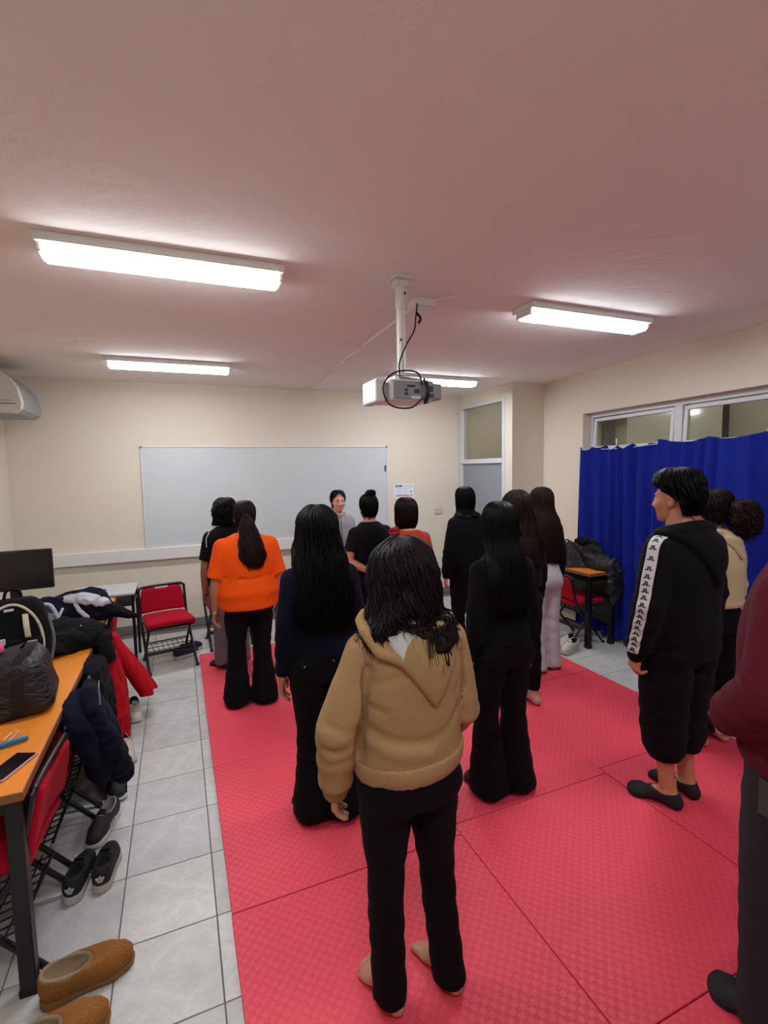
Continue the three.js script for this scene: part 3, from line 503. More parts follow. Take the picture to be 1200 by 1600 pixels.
const trefoilG = (() => { const L = []; const leaf = (a) => { const s = new THREE.Shape(); s.moveTo(0, 0); s.bezierCurveTo(0.006, 0.005, 0.006, 0.012, 0, 0.017); s.bezierCurveTo(-0.006, 0.012, -0.006, 0.005, 0, 0); const g = new THREE.ExtrudeGeometry(s, { depth: 0.0016, bevelEnabled: false, curveSegments: 6 }); g.rotateZ(a); return g; }; L.push(leaf(0), leaf(0.85), leaf(-0.85)); const b1 = box(-0.008, 0.008, -0.002, -0.0005, 0, 0.0016), b2 = box(-0.006, 0.006, -0.005, -0.0035, 0, 0.0016); return join([...L, b1, b2]); })();
const leatherBump = { bumpMap: rep(texWrinkle, 0.12), bumpScale: 0.0006 };
const shoeM = { black: std(0x101013, 0.75), brown: std(0x1c1616, 0.7), white: std(0xbcb5a6, 0.6, leatherBump), sole: std(0xb9b2a6, 0.7), cream: std(0xc9c2ae, 0.65, leatherBump), navy: std(0x141a33, 0.75), gum: std(0x8a7a66, 0.75), liner: std(0x8c8580, 0.9), dark: std(0x0b0b0d, 0.9), suede: std(0x9a6426, 0.95, { map: rep(texSuede, 0.08), bumpMap: rep(texFleece, 0.05), bumpScale: 0.0006 }), sheepskin: std(0xb59c78, 1, { bumpMap: rep(texFleece, 0.04), bumpScale: 0.004 }), suedeSole: std(0x7d5526, 0.8) };
function sneaker(x, z, turn, label, o = {}) {
  const { upper = shoeM.black, sole = shoeM.sole, liner = shoeM.dark, lace = shoeM.black, stripe, mirror = 1, tilt = 0, group, emblem } = o;
  const t = thing('sneaker', label, 'shoe', [x, 0.001, z], turn, group);
  obj('upper', shoeGeo.sneaker.upper, upper, t); obj('sole', shoeGeo.sneaker.sole, sole, t); obj('insole', shoeGeo.sneaker.liner, liner, t);
  obj('laces', laceG, lace, t); obj('tongue', tongueG, upper, t);
  if (stripe) for (const s of [-1, 1]) obj('stripes', stripeG(s), stripe, t);
  if (emblem) { const e = obj('emblem', trefoilG, shoeM.white, t); e.position.set(0, 0.062, 0.1375); e.rotation.x = -0.06; e.scale.setScalar(1.35); }
  return t;
}
const PI = Math.PI;
sneaker(-0.485, -2.42, -0.12, 'left of the black pair with a white emblem on the heel, beside the chair leg', { stripe: shoeM.white, emblem: 1 });
sneaker(-0.385, -2.435, -0.05, 'right of the black pair with a white emblem on the heel, nearer the aisle', { stripe: shoeM.white, emblem: 1 });
sneaker(-0.432, -2.72, PI - 0.3, 'dark sneaker with grey collar and white side bands, behind the emblem pair', { upper: shoeM.brown, liner: shoeM.liner, stripe: shoeM.white, lace: shoeM.white });
sneaker(-0.41, -3.06, PI + 0.25, 'black sneaker with pale sole under the navy jacket', { lace: shoeM.white });
sneaker(-0.485, -3.36, PI + 0.15, 'off-white sneaker half hidden beside the red coat, left of its pair', { upper: shoeM.white, lace: shoeM.cream });
sneaker(-0.39, -3.42, PI + 0.3, 'off-white sneaker in the aisle next to the red coat, right of its pair', { upper: shoeM.white, lace: shoeM.cream });
sneaker(-0.375, -3.98, PI + 0.15, 'cream sneaker peeping out from under the red coat', { upper: shoeM.cream, lace: shoeM.dark });
sneaker(-0.475, -4.02, PI - 0.05, 'cream sneaker tucked behind the red coat hem', { upper: shoeM.cream, lace: shoeM.dark });
sneaker(0.0, -5.12, -1.0, 'navy sneaker under the lone red chair, front one', { upper: shoeM.navy, sole: shoeM.cream });
sneaker(0.05, -5.24, -0.85, 'navy sneaker under the lone red chair, rear one', { upper: shoeM.navy, sole: shoeM.cream });
sneaker(3.43, -3.6, 1.9, 'beige sneaker under the right desk, nearest the mat', { upper: shoeM.cream, lace: shoeM.dark });
sneaker(3.5, -3.72, 1.9, 'beige sneaker under the right desk, farther from the mat', { upper: shoeM.cream, lace: shoeM.dark });
for (const [x, z, turn, label] of [[-0.375, -1.90, -1.32, 'tan suede slipper touching the desk leg'], [-0.43, -1.70, -1.22, 'tan suede slipper at the bottom edge, partly out of frame']]) {
  const t = thing('slipper', label, 'slipper', [x, 0.001, z], turn, 'tan suede slippers'); t.scale.setScalar(1.08);
  const u = obj('upper', shoeGeo.slipper.upper, shoeM.suede, t); obj('sole', shoeGeo.slipper.sole, shoeM.suedeSole, t); obj('sheepskin_lining', shoeGeo.slipper.liner, shoeM.sheepskin, t);
  const rim = []; for (let i = 0; i < 40; i++) { const q = i / 40 * 2 * PI; let best = null; for (let rr = 0.02; rr < 0.12; rr += 0.001) { const px = Math.cos(q) * rr, pz = 0.055 + Math.sin(q) * rr * 1.6; for (let y = 0.112; y > 0.05; y -= 0.001) if (shoeGeo.slipper.up(px, y, pz) < 0) { best = [px, y, pz]; break; } if (best) break; } if (best) rim.push(best); }
  obj('collar', tube(rim, 0.005, 100, 7, 0.5, true), shoeM.suede, u);
  const seam = []; for (let i = 0; i <= 16; i++) { const a = mix(-1.25, 1.25, i / 16); const dx = Math.sin(a), dz = -Math.cos(a); let s = 0.02; const y = 0.055 - 0.01 * Math.cos(a); while (s < 0.2 && shoeGeo.slipper.up(dx * s, y, -0.05 + dz * s) < 0) s += 0.001; seam.push([dx * s, y, -0.05 + dz * s]); }
  obj('seam', tube(seam, 0.0025, 40, 6), shoeM.suede, u);
}
// ---------------------------------------------------------------- cloth heaps and bags on the desks
const fab = { black: clothMat(0x0e0e12, { tex: texFleece, sheen: 0.2 }), navy: clothMat(0x0d1020, { sheen: 0.2, tex: texFleece }), red: clothMat(0xb00d1f, { sheen: 0.2, tex: texFleece }), white: clothMat(0xb9bcc6, {}), grey: clothMat(0x6c6d72, {}), cream: clothMat(0xc9bfa8, {}), nylon: phys(0x121214, 0.5, { bumpMap: rep(texWrinkle, 0.25), bumpScale: 0.004 }), leather: phys(0x19181b, 0.24, { bumpMap: rep(texWrinkle, 0.14), bumpScale: 0.002, clearcoat: 0.4, clearcoatRoughness: 0.25 }), puffy: phys(0x0f1013, 0.55, { bumpMap: rep(texWrinkle, 0.2), bumpScale: 0.004 }), plum: clothMat(0x2a1c2a, {}) };
function heapGeo(blobs, floorY, seed, amp, freq, mn, mx, cell = 0.009, k = 0.05) {
  const E = blobs.map(b => ell(...b));
  return surf((x, y, z) => {
    let d = 1e9; for (const e of E) d = d > 1e8 ? e(x, y, z) : smin(d, e(x, y, z), k);
    if (d < 0.1 && d > -0.1) { const wx = N3(x * freq * 0.4 + seed, y * freq * 0.4, z * freq * 0.4) * 0.12, wz = N3(x * freq * 0.4, y * freq * 0.4 + seed, z * freq * 0.4 + 5) * 0.12; const r1 = 1 - 2.4 * Math.abs(N3((x + wx) * freq * 0.8 + seed, y * freq * 1.1, (z + wz) * freq * 0.55)), r2 = 1 - 2.2 * Math.abs(N3((x + wx) * freq * 1.1 + 7, y * freq * 1.6 + seed, (z + wz) * freq * 2)); d -= amp * 1.3 * (r1 - 0.35) + amp * 0.7 * (r2 - 0.35); }
    return Math.max(d, floorY - y);
  }, mn, mx, cell);
}
{ // black nylon bag on the near desk
  const t = thing('tote_bag', 'big slouchy black bag on the near desk with a pink case on top', 'bag', [-0.82, 0.755, -2.62], 0.12);
  const b = rbox(0, 0.13, 0, 0.24, 0.135, 0.15, 0.06);
  obj('body', surf((x, y, z) => { const q = 1 + 0.12 * (0.13 - y) / 0.13; let d = b(x / q, y + 0.015 * Math.cos(x * 9), z / (1.06 - 0.35 * (y - 0.13))); d += 0.008 * N3(x * 9, y * 9, z * 9) + 0.005 * Math.sin(x * 40 + 4 * N3(x * 6, y * 6, z * 6)) * clamp((y - 0.1) * 8, 0, 1); return Math.max(d, -y); }, [-0.34, -0.02, -0.25], [0.34, 0.32, 0.25], 0.008), fab.nylon, t);
  const strap = x0 => sheet((u, v) => { const x = x0 + (u - 0.5) * 0.04; if (v < 0.45) { const q = v / 0.45; return [x, 0.03 + 0.22 * q, 0.168 - 0.035 * q * q + 0.004]; } const q = (v - 0.45) / 0.55; return [x + 0.05 * Math.sin(q * PI) * (x0 > 0 ? 1 : -1), 0.25 + 0.05 * Math.sin(q * PI), 0.137 - 0.2 * q]; }, 4, 30, 0.004);
  obj('strap', strap(0.13), fab.nylon, t); obj('strap', strap(-0.12), fab.nylon, t);
  obj('zip_pocket', box(-0.19, 0.08, 0.07, 0.075, 0.158, 0.166, 0.002), fab.black, t);
  const p = thing('pencil_case', 'pink pencil case lying on the black bag', 'pencil case', [-0.85, 1.012, -2.62], 0.3);
  obj('pouch', surf((x, y, z) => rbox(0, 0.022, 0, 0.1, 0.022, 0.035, 0.02)(x, y - 0.004 * Math.cos(x * 20), z) , [-0.13, -0.01, -0.06], [0.13, 0.06, 0.06], 0.006), clothMat(0xd9568a), p); obj('zip', bar([-0.09, 0.046, 0], [0.09, 0.046, 0], 0.006, 0.004), M.metal, p);
}
{ // backpack
  const t = thing('backpack', 'black backpack with cream piping standing on the desk', 'backpack', [-0.85, 0.755, -3.16], 0.18);
  const b = rbox(0, 0.19, 0, 0.165, 0.2, 0.095, 0.07);
  const f = (x, y, z) => { const q = 1 - 0.22 * clamp((y - 0.22) / 0.18, 0, 1); return Math.max(b(x / q, y, z / (1 - 0.25 * clamp((y - 0.2) / 0.2, 0, 1))) + 0.004 * N3(x * 12, y * 12, z * 12), -y); };
  obj('body', surf(f, [-0.2, -0.02, -0.14], [0.2, 0.43, 0.14], 0.008), fab.black, t);
  const onFront = (x, y) => { let z = 0.16; while (z > 0 && f(x, y, z) > 0) z -= 0.002; return z; };
  const arch = []; for (let i = 0; i <= 20; i++) { const a = mix(-0.25, PI + 0.25, i / 20); const x = -0.13 * Math.cos(a), y = 0.16 + 0.21 * Math.sin(a); arch.push([x, y, onFront(x * 0.97, y) + 0.002]); }
  obj('piping', tube(arch, 0.0075, 60, 7), fab.cream, t);
  obj('side_piping', tube([[-0.155, 0.02, 0.075], [-0.172, 0.16, 0.07], [-0.15, 0.3, 0.045], [-0.1, 0.375, 0.03]], 0.011, 30, 7), fab.cream, t);
  obj('side_piping', tube([[0.16, 0.05, 0.06], [0.176, 0.16, 0.055], [0.16, 0.27, 0.04]], 0.008, 24, 7), fab.grey, t);
  obj('front_pocket', surf((x, y, z) => rbox(0, 0.11, 0.09, 0.13, 0.085, 0.022, 0.02)(x, y, z) + 0.003 * N3(x * 14, y * 14, 3), [-0.16, 0, 0.04], [0.16, 0.22, 0.14], 0.007), fab.black, t);
  obj('patch', box(-0.055, -0.03, 0.175, 0.205, 0.098, 0.114, 0.002), fab.white, t); obj('patch', box(0.06, 0.105, 0.16, 0.178, 0.096, 0.114, 0.002), fab.cream, t);
  obj('hanging_strap', sheet((u, v) => [0.055 + (u - 0.5) * 0.026 + 0.012 * v, 0.37 - 0.17 * v, 0.045 + 0.07 * Math.min(1, v * 1.5)], 3, 14, 0.004), fab.cream, t);
  obj('emblem', box(-0.03, 0.012, 0.325, 0.352, 0.066, 0.076, 0.002), fab.white, t);
  obj('grab_handle', tube([[-0.035, 0.38, -0.02], [-0.02, 0.43, -0.02], [0.03, 0.43, -0.02], [0.045, 0.38, -0.02]], 0.008, 24, 7), fab.black, t);
}
{ // cream cushion-like bag, grey bag, tracksuit jacket, black jacket
  const c = obj('cream_bag', heapGeo([[0, 0.1, 0, 0.15, 0.13, 0.12], [-0.08, 0.12, 0.02, 0.12, 0.12, 0.1]], 0.0, 4, 0.006, 10, [-0.26, -0.01, -0.18], [0.22, 0.28, 0.18]), fab.cream); c.position.set(-1.15, 0.735, -3.62); tag(c, 'cream cloth bag at the left edge behind the backpack', 'bag');
  const g = thing('grey_bag', 'grey and white sports bag behind the backpack', 'bag', [-0.86, 0.735, -3.72], 0.3);
  obj('body', heapGeo([[0, 0.08, 0, 0.13, 0.1, 0.1]], 0, 9, 0.006, 11, [-0.18, -0.01, -0.15], [0.18, 0.22, 0.15]), fab.grey, g);
  obj('strap', tube([[-0.09, 0.12, 0.08], [-0.05, 0.22, 0.06], [0.05, 0.24, 0.05], [0.1, 0.13, 0.07]], 0.012, 30, 7), fab.white, g);
  obj('trim', tube([[0.02, 0.05, 0.11], [0.07, 0.12, 0.1], [0.12, 0.2, 0.06]], 0.009, 20, 6), fab.white, g);
  const j = thing('tracksuit_jacket', 'black and white tracksuit jacket thrown over the far desk', 'jacket', [-0.74, 0.735, -4.18]);
  obj('body', heapGeo([[-0.12, 0.08, 0, 0.17, 0.1, 0.18], [0.06, 0.1, -0.03, 0.16, 0.11, 0.17], [0.2, 0.04, 0.05, 0.12, 0.045, 0.1]], 0, 2, 0.014, 8, [-0.34, -0.01, -0.26], [0.36, 0.28, 0.26]), fab.navy, j);
  const ch2 = (pts, am, mn, mx) => { const c = chain(pts); return surf((x, y, z) => Math.max(c(x, y * 1.25, z) - am * (1 - 2.4 * Math.abs(N3(x * 14, y * 14, z * 14))), -y), mn, mx, 0.007); };
  obj('white_panel', ch2([[-0.02, 0.2, 0.06, 0.035], [0.06, 0.215, 0.1, 0.04], [0.13, 0.19, 0.1, 0.036], [0.2, 0.15, 0.1, 0.03]], 0.022, [-0.12, 0, -0.02], [0.28, 0.24, 0.2]), fab.white, j);
  obj('white_stripe', ch2([[0.02, 0.19, 0.12, 0.014], [0.05, 0.13, 0.17, 0.014], [0.1, 0.07, 0.19, 0.014]], 0.004, [-0.04, 0, 0.06], [0.16, 0.2, 0.24]), fab.white, j);
  obj('sleeve', ch2([[0.16, 0.13, 0.08, 0.05], [0.26, 0.08, 0.12, 0.046], [0.36, 0.035, 0.15, 0.03], [0.42, 0.016, 0.16, 0.016]], 0.008, [0.06, -0.01, 0], [0.5, 0.18, 0.24]), fab.black, j);
  const pl = obj('plum_jacket', heapGeo([[-0.06, 0.08, 0, 0.15, 0.09, 0.12], [0.07, 0.1, -0.02, 0.1, 0.08, 0.1]], 0, 12, 0.012, 9, [-0.24, -0.01, -0.16], [0.2, 0.24, 0.16]), fab.plum); pl.position.set(-0.98, 0.735, -3.93); tag(pl, 'dark plum jacket bundled in front of the monitor', 'jacket');
  const k = thing('black_jacket', 'black jacket spread over the desk seam, its sleeve hanging down the side', 'jacket', [-0.72, 0.755, -3.42]);
  obj('body', heapGeo([[-0.08, 0.05, 0.02, 0.22, 0.06, 0.2], [0.1, 0.06, -0.06, 0.16, 0.07, 0.18], [0.0, 0.09, -0.14, 0.16, 0.06, 0.12], [-0.2, 0.04, 0.12, 0.12, 0.045, 0.14]], -0.005, 3, 0.012, 9, [-0.38, -0.02, -0.32], [0.32, 0.2, 0.32]), fab.black, k);
  obj('hanging_sleeve', heapGeo([[0.19, 0.03, -0.06, 0.09, 0.06, 0.12], [0.25, -0.06, -0.04, 0.045, 0.09, 0.1], [0.26, -0.1, -0.08, 0.04, 0.06, 0.07]], -0.3, 8, 0.008, 12, [0.05, -0.22, -0.22], [0.36, 0.14, 0.12], 0.008, 0.04), fab.black, k);
  obj('stud', (() => { const s = new THREE.SphereGeometry(0.006, 10, 6); s.translate(0.14, 0.137, 0.03); return s; })(), M.metal, k);
}
// coats hung on the chair backs (aisle side is +x)
function coat(name, label, pos, rings, mat, o = {}) {
  const { turn = 0, folds = 0.012, freq = 34, seed = 1, cell = 0.009, cat = 'coat' } = o;
  const f = ringTube(rings); const xs = rings.map(r => Math.abs(r[3] || 0) + r[1]), zs = rings.map(r => Math.abs(r[4] || 0) + r[2]); const mxx = Math.max(...xs) + 0.06, mzz = Math.max(...zs) + 0.06; const y0 = Math.min(...rings.map(r => r[0])), y1 = Math.max(...rings.map(r => r[0]));
  const t = thing(name, label, cat, pos, turn);
  obj('shell', surf((x, y, z) => { let d = f(x, y, z); if (Math.abs(d) < 0.12) { const low = clamp((y1 - y) / (y1 - y0) * 1.8, 0.2, 1); const w = 2.2 * N3(x * 4 + seed, y * 2.2, z * 4); d -= folds * low * (1 - 2.6 * Math.abs(N3(x * 3 + w * 0.3, y * 2.0 + seed, z * freq * 0.33 + w * 0.6))) + folds * 0.6 * (1 - 2.2 * Math.abs(N3(x * 9 + seed, y * 9 + z * 7, z * 9))) - folds * 0.6; } return d; }, [-mxx, y0 - 0.02, -mzz], [mxx, y1 + 0.03, mzz], cell), mat, t);
  return t;
}
{
  const a = coat('navy_jacket', 'navy jacket draped over a chair back beside the near desk', [-0.46, 0, -2.62], [[0.765, 0.04, 0.09, -0.03, 0], [0.745, 0.075, 0.16, -0.02, 0], [0.68, 0.095, 0.2, 0.0, 0.0], [0.55, 0.085, 0.205, 0.035, -0.02], [0.44, 0.065, 0.19, 0.06, -0.04], [0.34, 0.05, 0.16, 0.065, -0.06]], fab.navy, { seed: 3, folds: 0.02, freq: 34, cat: 'jacket' });
  const sl = chain([[0.04, 0.68, 0.1, 0.055], [0.11, 0.55, 0.1, 0.055], [0.13, 0.42, 0.04, 0.05], [0.14, 0.33, -0.03, 0.045]]);
  obj('sleeve', surf((x, y, z) => sl(x, y, z) - 0.01 * (1 - 2.4 * Math.abs(N3(x * 9, y * 16, z * 9))), [-0.06, 0.24, -0.14], [0.24, 0.8, 0.2], 0.008), fab.navy, a);
  const cl = chain([[0.05, 0.74, 0.13, 0.03], [0.035, 0.79, 0.05, 0.034], [0.02, 0.785, -0.06, 0.034], [0.02, 0.74, -0.13, 0.03]]);
  obj('collar', surf((x, y, z) => cl(x, y, z) - 0.006 * N3(x * 20, y * 20, z * 20), [-0.06, 0.68, -0.2], [0.12, 0.85, 0.2], 0.008), fab.navy, a);
  obj('collar_piping', tube([[0.085, 0.755, 0.12], [0.072, 0.8, 0.04], [0.06, 0.8, -0.06]], 0.0035, 24, 6), fab.grey, a);
  obj('drawcord', tube([[0.15, 0.34, -0.02], [0.152, 0.28, -0.02], [0.15, 0.23, -0.018]], 0.004, 12, 6), fab.black, a);
  coat('black_coat', 'long black coat hanging from a chair back between navy jacket and red coat', [-0.47, 0, -3.14], [[0.755, 0.04, 0.1, -0.03], [0.73, 0.06, 0.17, -0.02], [0.6, 0.06, 0.2, 0.0], [0.35, 0.06, 0.2, 0.01], [0.12, 0.06, 0.18, 0.01]], fab.black, { seed: 6, folds: 0.018 });
  const r = coat('red_coat', 'bright red coat hanging down to the floor beside the desk', [-0.46, 0, -3.62], [[0.72, 0.045, 0.12, -0.05], [0.68, 0.06, 0.16, -0.04], [0.5, 0.055, 0.17, 0.0], [0.3, 0.06, 0.17, 0.01], [0.05, 0.06, 0.17, 0.015]], fab.red, { seed: 9, folds: 0.02, freq: 30 });
  const fl = ringTube([[0.7, 0.05, 0.09, -0.02, -0.1], [0.6, 0.05, 0.11, 0.02, -0.16], [0.45, 0.055, 0.135, 0.08, -0.23], [0.3, 0.06, 0.155, 0.14, -0.3], [0.2, 0.062, 0.165, 0.18, -0.34]]);
  obj('front_panel', surf((x, y, z) => fl(x, y - 0.25 * (z + 0.3) * 0.4, z) - 0.016 * (1 - 2.5 * Math.abs(N3(x * 4, y * 2.5, z * 13))) + 0.006, [-0.14, 0.1, -0.6], [0.32, 0.78, 0.06], 0.0085), fab.red, r);
}
{ // small things on the near desk
  const ph = thing('smartphone', 'black smartphone in a clear pink-edged case on the desk corner', 'phone', [-0.605, 0.755, -2.08], -0.42);
  obj('case', box(-0.041, 0.041, 0, 0.009, -0.085, 0.085, 0.004), phys(0xd9a7b0, 0.3, { transmission: 0.3 }), ph); obj('screen', box(-0.037, 0.037, 0.0085, 0.0102, -0.081, 0.081, 0.0008), phys(0x0a080a, 0.2), ph);
  const pc = thing('pink_notebook', 'pink-covered notebook under the edge of the phone', 'notebook', [-0.74, 0.755, -2.1], -0.3);
  obj('pages', box(-0.05, 0.05, 0, 0.006, -0.07, 0.07, 0.001), std(0xd7cfc0, 0.8), pc); obj('cover', box(-0.04, 0.035, 0.006, 0.008, -0.03, 0.05, 0.001), std(0xe0287a, 0.6), pc);
  const k = thing('key_lanyard', 'blue lanyard with curled white cord beside the phone', 'lanyard', [-0.68, 0.755, -2.28], 0.2);
  obj('strap', [tube([[-0.04, 0.012, -0.03], [-0.045, 0.045, -0.05], [-0.04, 0.02, 0.0], [-0.02, 0.012, 0.03], [0.03, 0.014, 0.03], [0.075, 0.012, 0.02]], 0.009, 40, 7)], clothMat(0x2f86c9), k);
  const co = []; for (let i = 0; i <= 60; i++) { const a = i / 60 * 12 * PI; co.push([-0.07 - 0.03 * i / 60 + 0.022 * Math.cos(a), 0.024 + 0.02 * Math.sin(a), 0.06 - 0.1 * i / 60]); } obj('coiled_cord', tube(co, 0.0025, 240, 5), std(0xb98a5a, 0.5), k);
  obj('ring', [tube([[0.0, 0.01, -0.02], [0.03, 0.02, -0.05], [0.05, 0.03, -0.02], [0.02, 0.01, 0.0]], 0.002, 30, 5)], M.white, k);
  const nb = thing('spiral_notebook', 'small blue spiral notebook on the grey table', 'notebook', [-0.78, 0.72, -5.2], 0.4); obj('cover', box(-0.1, 0.1, 0, 0.012, -0.075, 0.075, 0.002), std(0x39437a, 0.6), nb); obj('page', box(-0.09, 0.09, 0.012, 0.015, -0.07, 0.07, 0.001), std(0xcfd3df, 0.7), nb);
}
{ // right desk: handbag and coat
  const t = thing('handbag', 'glossy black leather handbag on the desk by the curtain', 'handbag', [3.77, 0.755, -3.92], -0.5);
  const b = rbox(0, 0.12, 0, 0.215, 0.14, 0.07, 0.03);
  const f = (x, y, z) => { const q = 0.94 + 0.06 * clamp(y / 0.12, 0, 2) * 0.6; const zz = 1.25 - 0.55 * clamp(y / 0.24, 0, 1); let d = b(x / q, y + 0.012 * Math.cos(x * 12) * clamp((y - 0.15) * 8, 0, 1), z / zz); return Math.max(d + 0.006 * N3(x * 8, y * 8, z * 8), -y); };
  obj('body', surf(f, [-0.26, -0.02, -0.12], [0.26, 0.3, 0.13], 0.008), fab.leather, t);
  for (const s of [-1, 1]) obj('handle', tube([[-0.1, 0.12, s * 0.078], [-0.09, 0.22, s * 0.06], [-0.05, 0.27, s * 0.05], [0.06, 0.16, s * 0.078 + 0.01 * s], [0.12, 0.24, s * 0.055], [0.13, 0.14, s * 0.075]], 0.008, 50, 8), fab.leather, t);
  obj('seam_panel', [bar([-0.19, 0.1, 0.086], [0.19, 0.1, 0.086], 0.004, 0.004), bar([-0.1, 0.02, 0.09], [-0.1, 0.14, 0.082], 0.02, 0.006), bar([0.12, 0.02, 0.09], [0.12, 0.15, 0.08], 0.02, 0.006)], fab.leather, t);
  obj('zip_top', bar([-0.18, 0.246, 0], [0.18, 0.246, 0], 0.012, 0.006), fab.black, t);
  obj('buckle', (() => { const g = new THREE.TorusGeometry(0.016, 0.004, 8, 18); g.translate(0.06, 0.235, 0.06); return g; })(), M.metal, t);
  const c = thing('puffer_coat', 'black padded coat heaped beside the handbag and over the desk edge', 'coat', [3.87, 0.755, -3.71]);
  obj('body', heapGeo([[0.02, 0.12, -0.1, 0.1, 0.14, 0.16], [0.0, 0.2, -0.14, 0.08, 0.1, 0.13], [0.02, 0.06, 0.05, 0.1, 0.09, 0.14], [0.01, -0.1, 0.215, 0.09, 0.24, 0.04]], -0.5, 5, 0.012, 9, [-0.24, -0.42, -0.3], [0.24, 0.36, 0.3]), fab.puffy, c);
  obj('fur_trim', heapGeo([[-0.04, 0.26, -0.14, 0.06, 0.035, 0.1]], -1, 3, 0.012, 40, [-0.14, 0.18, -0.28], [0.06, 0.34, 0.0], 0.006), fab.black, c);
}
// ---------------------------------------------------------------- body parts shared by the figures (facing -z)
const headGeo = (() => {
  const cran = ell(0, 0.035, 0.015, 0.074, 0.085, 0.094), face = ell(0, -0.03, -0.022, 0.057, 0.078, 0.066), jaw = ell(0, -0.07, -0.03, 0.045, 0.042, 0.05), chin = ell(0, -0.097, -0.064, 0.019, 0.016, 0.017);
  const nose = chain([[0, 0.008, -0.087, 0.008], [0, -0.03, -0.104, 0.0115]]), brow = chain([[-0.036, 0.022, -0.068, 0.012], [0, 0.02, -0.08, 0.011], [0.036, 0.022, -0.068, 0.012]]);
  const ul = chain([[-0.019, -0.0585, -0.078, 0.005], [0, -0.056, -0.087, 0.0075], [0.019, -0.0585, -0.078, 0.005]]), ll = chain([[-0.017, -0.064, -0.077, 0.005], [0, -0.068, -0.085, 0.008], [0.017, -0.064, -0.077, 0.005]]);
  const S = [-1, 1].map(s => ({ ck: ell(s * 0.036, -0.025, -0.058, 0.024, 0.024, 0.022), so: ell(s * 0.031, 0.002, -0.093, 0.019, 0.014, 0.016), wing: ell(s * 0.0125, -0.034, -0.093, 0.009, 0.008, 0.01), ear: ell(s * 0.077, -0.004, 0.018, 0.011, 0.033, 0.02), earIn: ell(s * 0.09, -0.001, 0.014, 0.01, 0.021, 0.011), eye: ell(s * 0.031, 0.003, -0.074, 0.0135, 0.0125, 0.0125) }));
  const f = (x, y, z) => {
    let d = smin(cran(x, y, z), face(x, y, z), 0.035); d = smin(d, jaw(x, y, z), 0.025); d = smin(d, chin(x, y, z), 0.022); d = smin(d, brow(x, y, z), 0.018);
    for (const s of S) { d = smin(d, s.ck(x, y, z), 0.025); d = smax(d, -s.so(x, y, z), 0.014); d = smin(d, s.eye(x, y, z), 0.004); }
    d = smin(d, nose(x, y, z), 0.012); for (const s of S) d = smin(d, s.wing(x, y, z), 0.008);
    d = smin(d, ul(x, y, z), 0.007); d = smin(d, ll(x, y, z), 0.007);
    for (const s of S) { const e = smax(s.ear(x, y, z), -s.earIn(x, y, z), 0.006); d = smin(d, e, 0.008); }
    return d;
  };
  const g = surf(f, [-0.1, -0.13, -0.13], [0.1, 0.135, 0.125], 0.0036), p = g.attributes.position, c = new Float32Array(p.count * 3);
  for (let i = 0; i < p.count; i++) {
    const x = p.getX(i), y = p.getY(i), z = p.getZ(i); let col = [1, 1, 1];
    if (z < -0.07 && Math.min(ul(x, y, z), ll(x, y, z)) < 0.0015) col = [0.78, 0.5, 0.48];
    c.set(col, i * 3);
  }
  g.setAttribute('color', new THREE.BufferAttribute(c, 3)); return g;
})();
// right hand: wrist at origin, fingers to -y, palm towards -x, thumb towards -z
function makeHand(curl) {
  const palm = rbox(0, -0.05, 0, 0.0125, 0.044, 0.037, 0.012), heel = ell(-0.003, -0.018, 0, 0.016, 0.024, 0.026), wr = chain([[0, 0.05, 0, 0.023], [0, -0.005, 0, 0.021]]);
  const F = [[-0.029, 0.066, 0.0], [-0.01, 0.076, 0.0], [0.01, 0.07, 0.05], [0.028, 0.054, 0.12]].map(([z, L, ex], i) => {
    let p = [0, -0.086 + (i === 3 ? 0.008 : i === 0 ? 0.003 : 0), z], a = curl * 0.55 + ex, out = [[...p, 0.0092]];
    [0.45, 0.32, 0.26].forEach((q, k) => { p = [p[0] - Math.sin(a) * L * q, p[1] - Math.cos(a) * L * q, p[2] + z * 0.06]; out.push([...p, 0.0088 - k * 0.0007]); a += curl * (k ? 0.55 : 0.75); });
    return chain(out);
  });
  const th = chain([[-0.004, -0.02, -0.022, 0.0135], [-0.014, -0.05, -0.046, 0.011], [-0.02, -0.078, -0.05, 0.0095], [-0.022, -0.096, -0.046, 0.008]]);
  const f = (x, y, z) => { let d = smin(palm(x, y, z), heel(x, y, z), 0.015); d = smin(d, wr(x * 1.15, y, z * 0.85), 0.02); for (const q of F) d = smin(d, q(x, y, z), 0.005); return smin(d, th(x, y, z), 0.012); };
  return surf(f, [-0.085, -0.19, -0.075], [0.035, 0.055, 0.055], 0.0032);
}
const handGeo = { relaxed: makeHand(0.55), fist: makeHand(1.15) };
function mirrorX(g) { const c = g.clone(); const p = c.attributes.position; for (let i = 0; i < p.count; i++) p.setX(i, -p.getX(i)); const ix = Array.from(c.index.array); for (let i = 0; i < ix.length; i += 3) { const t = ix[i]; ix[i] = ix[i + 1]; ix[i + 1] = t; } c.setIndex(ix); c.computeVertexNormals(); return c; }
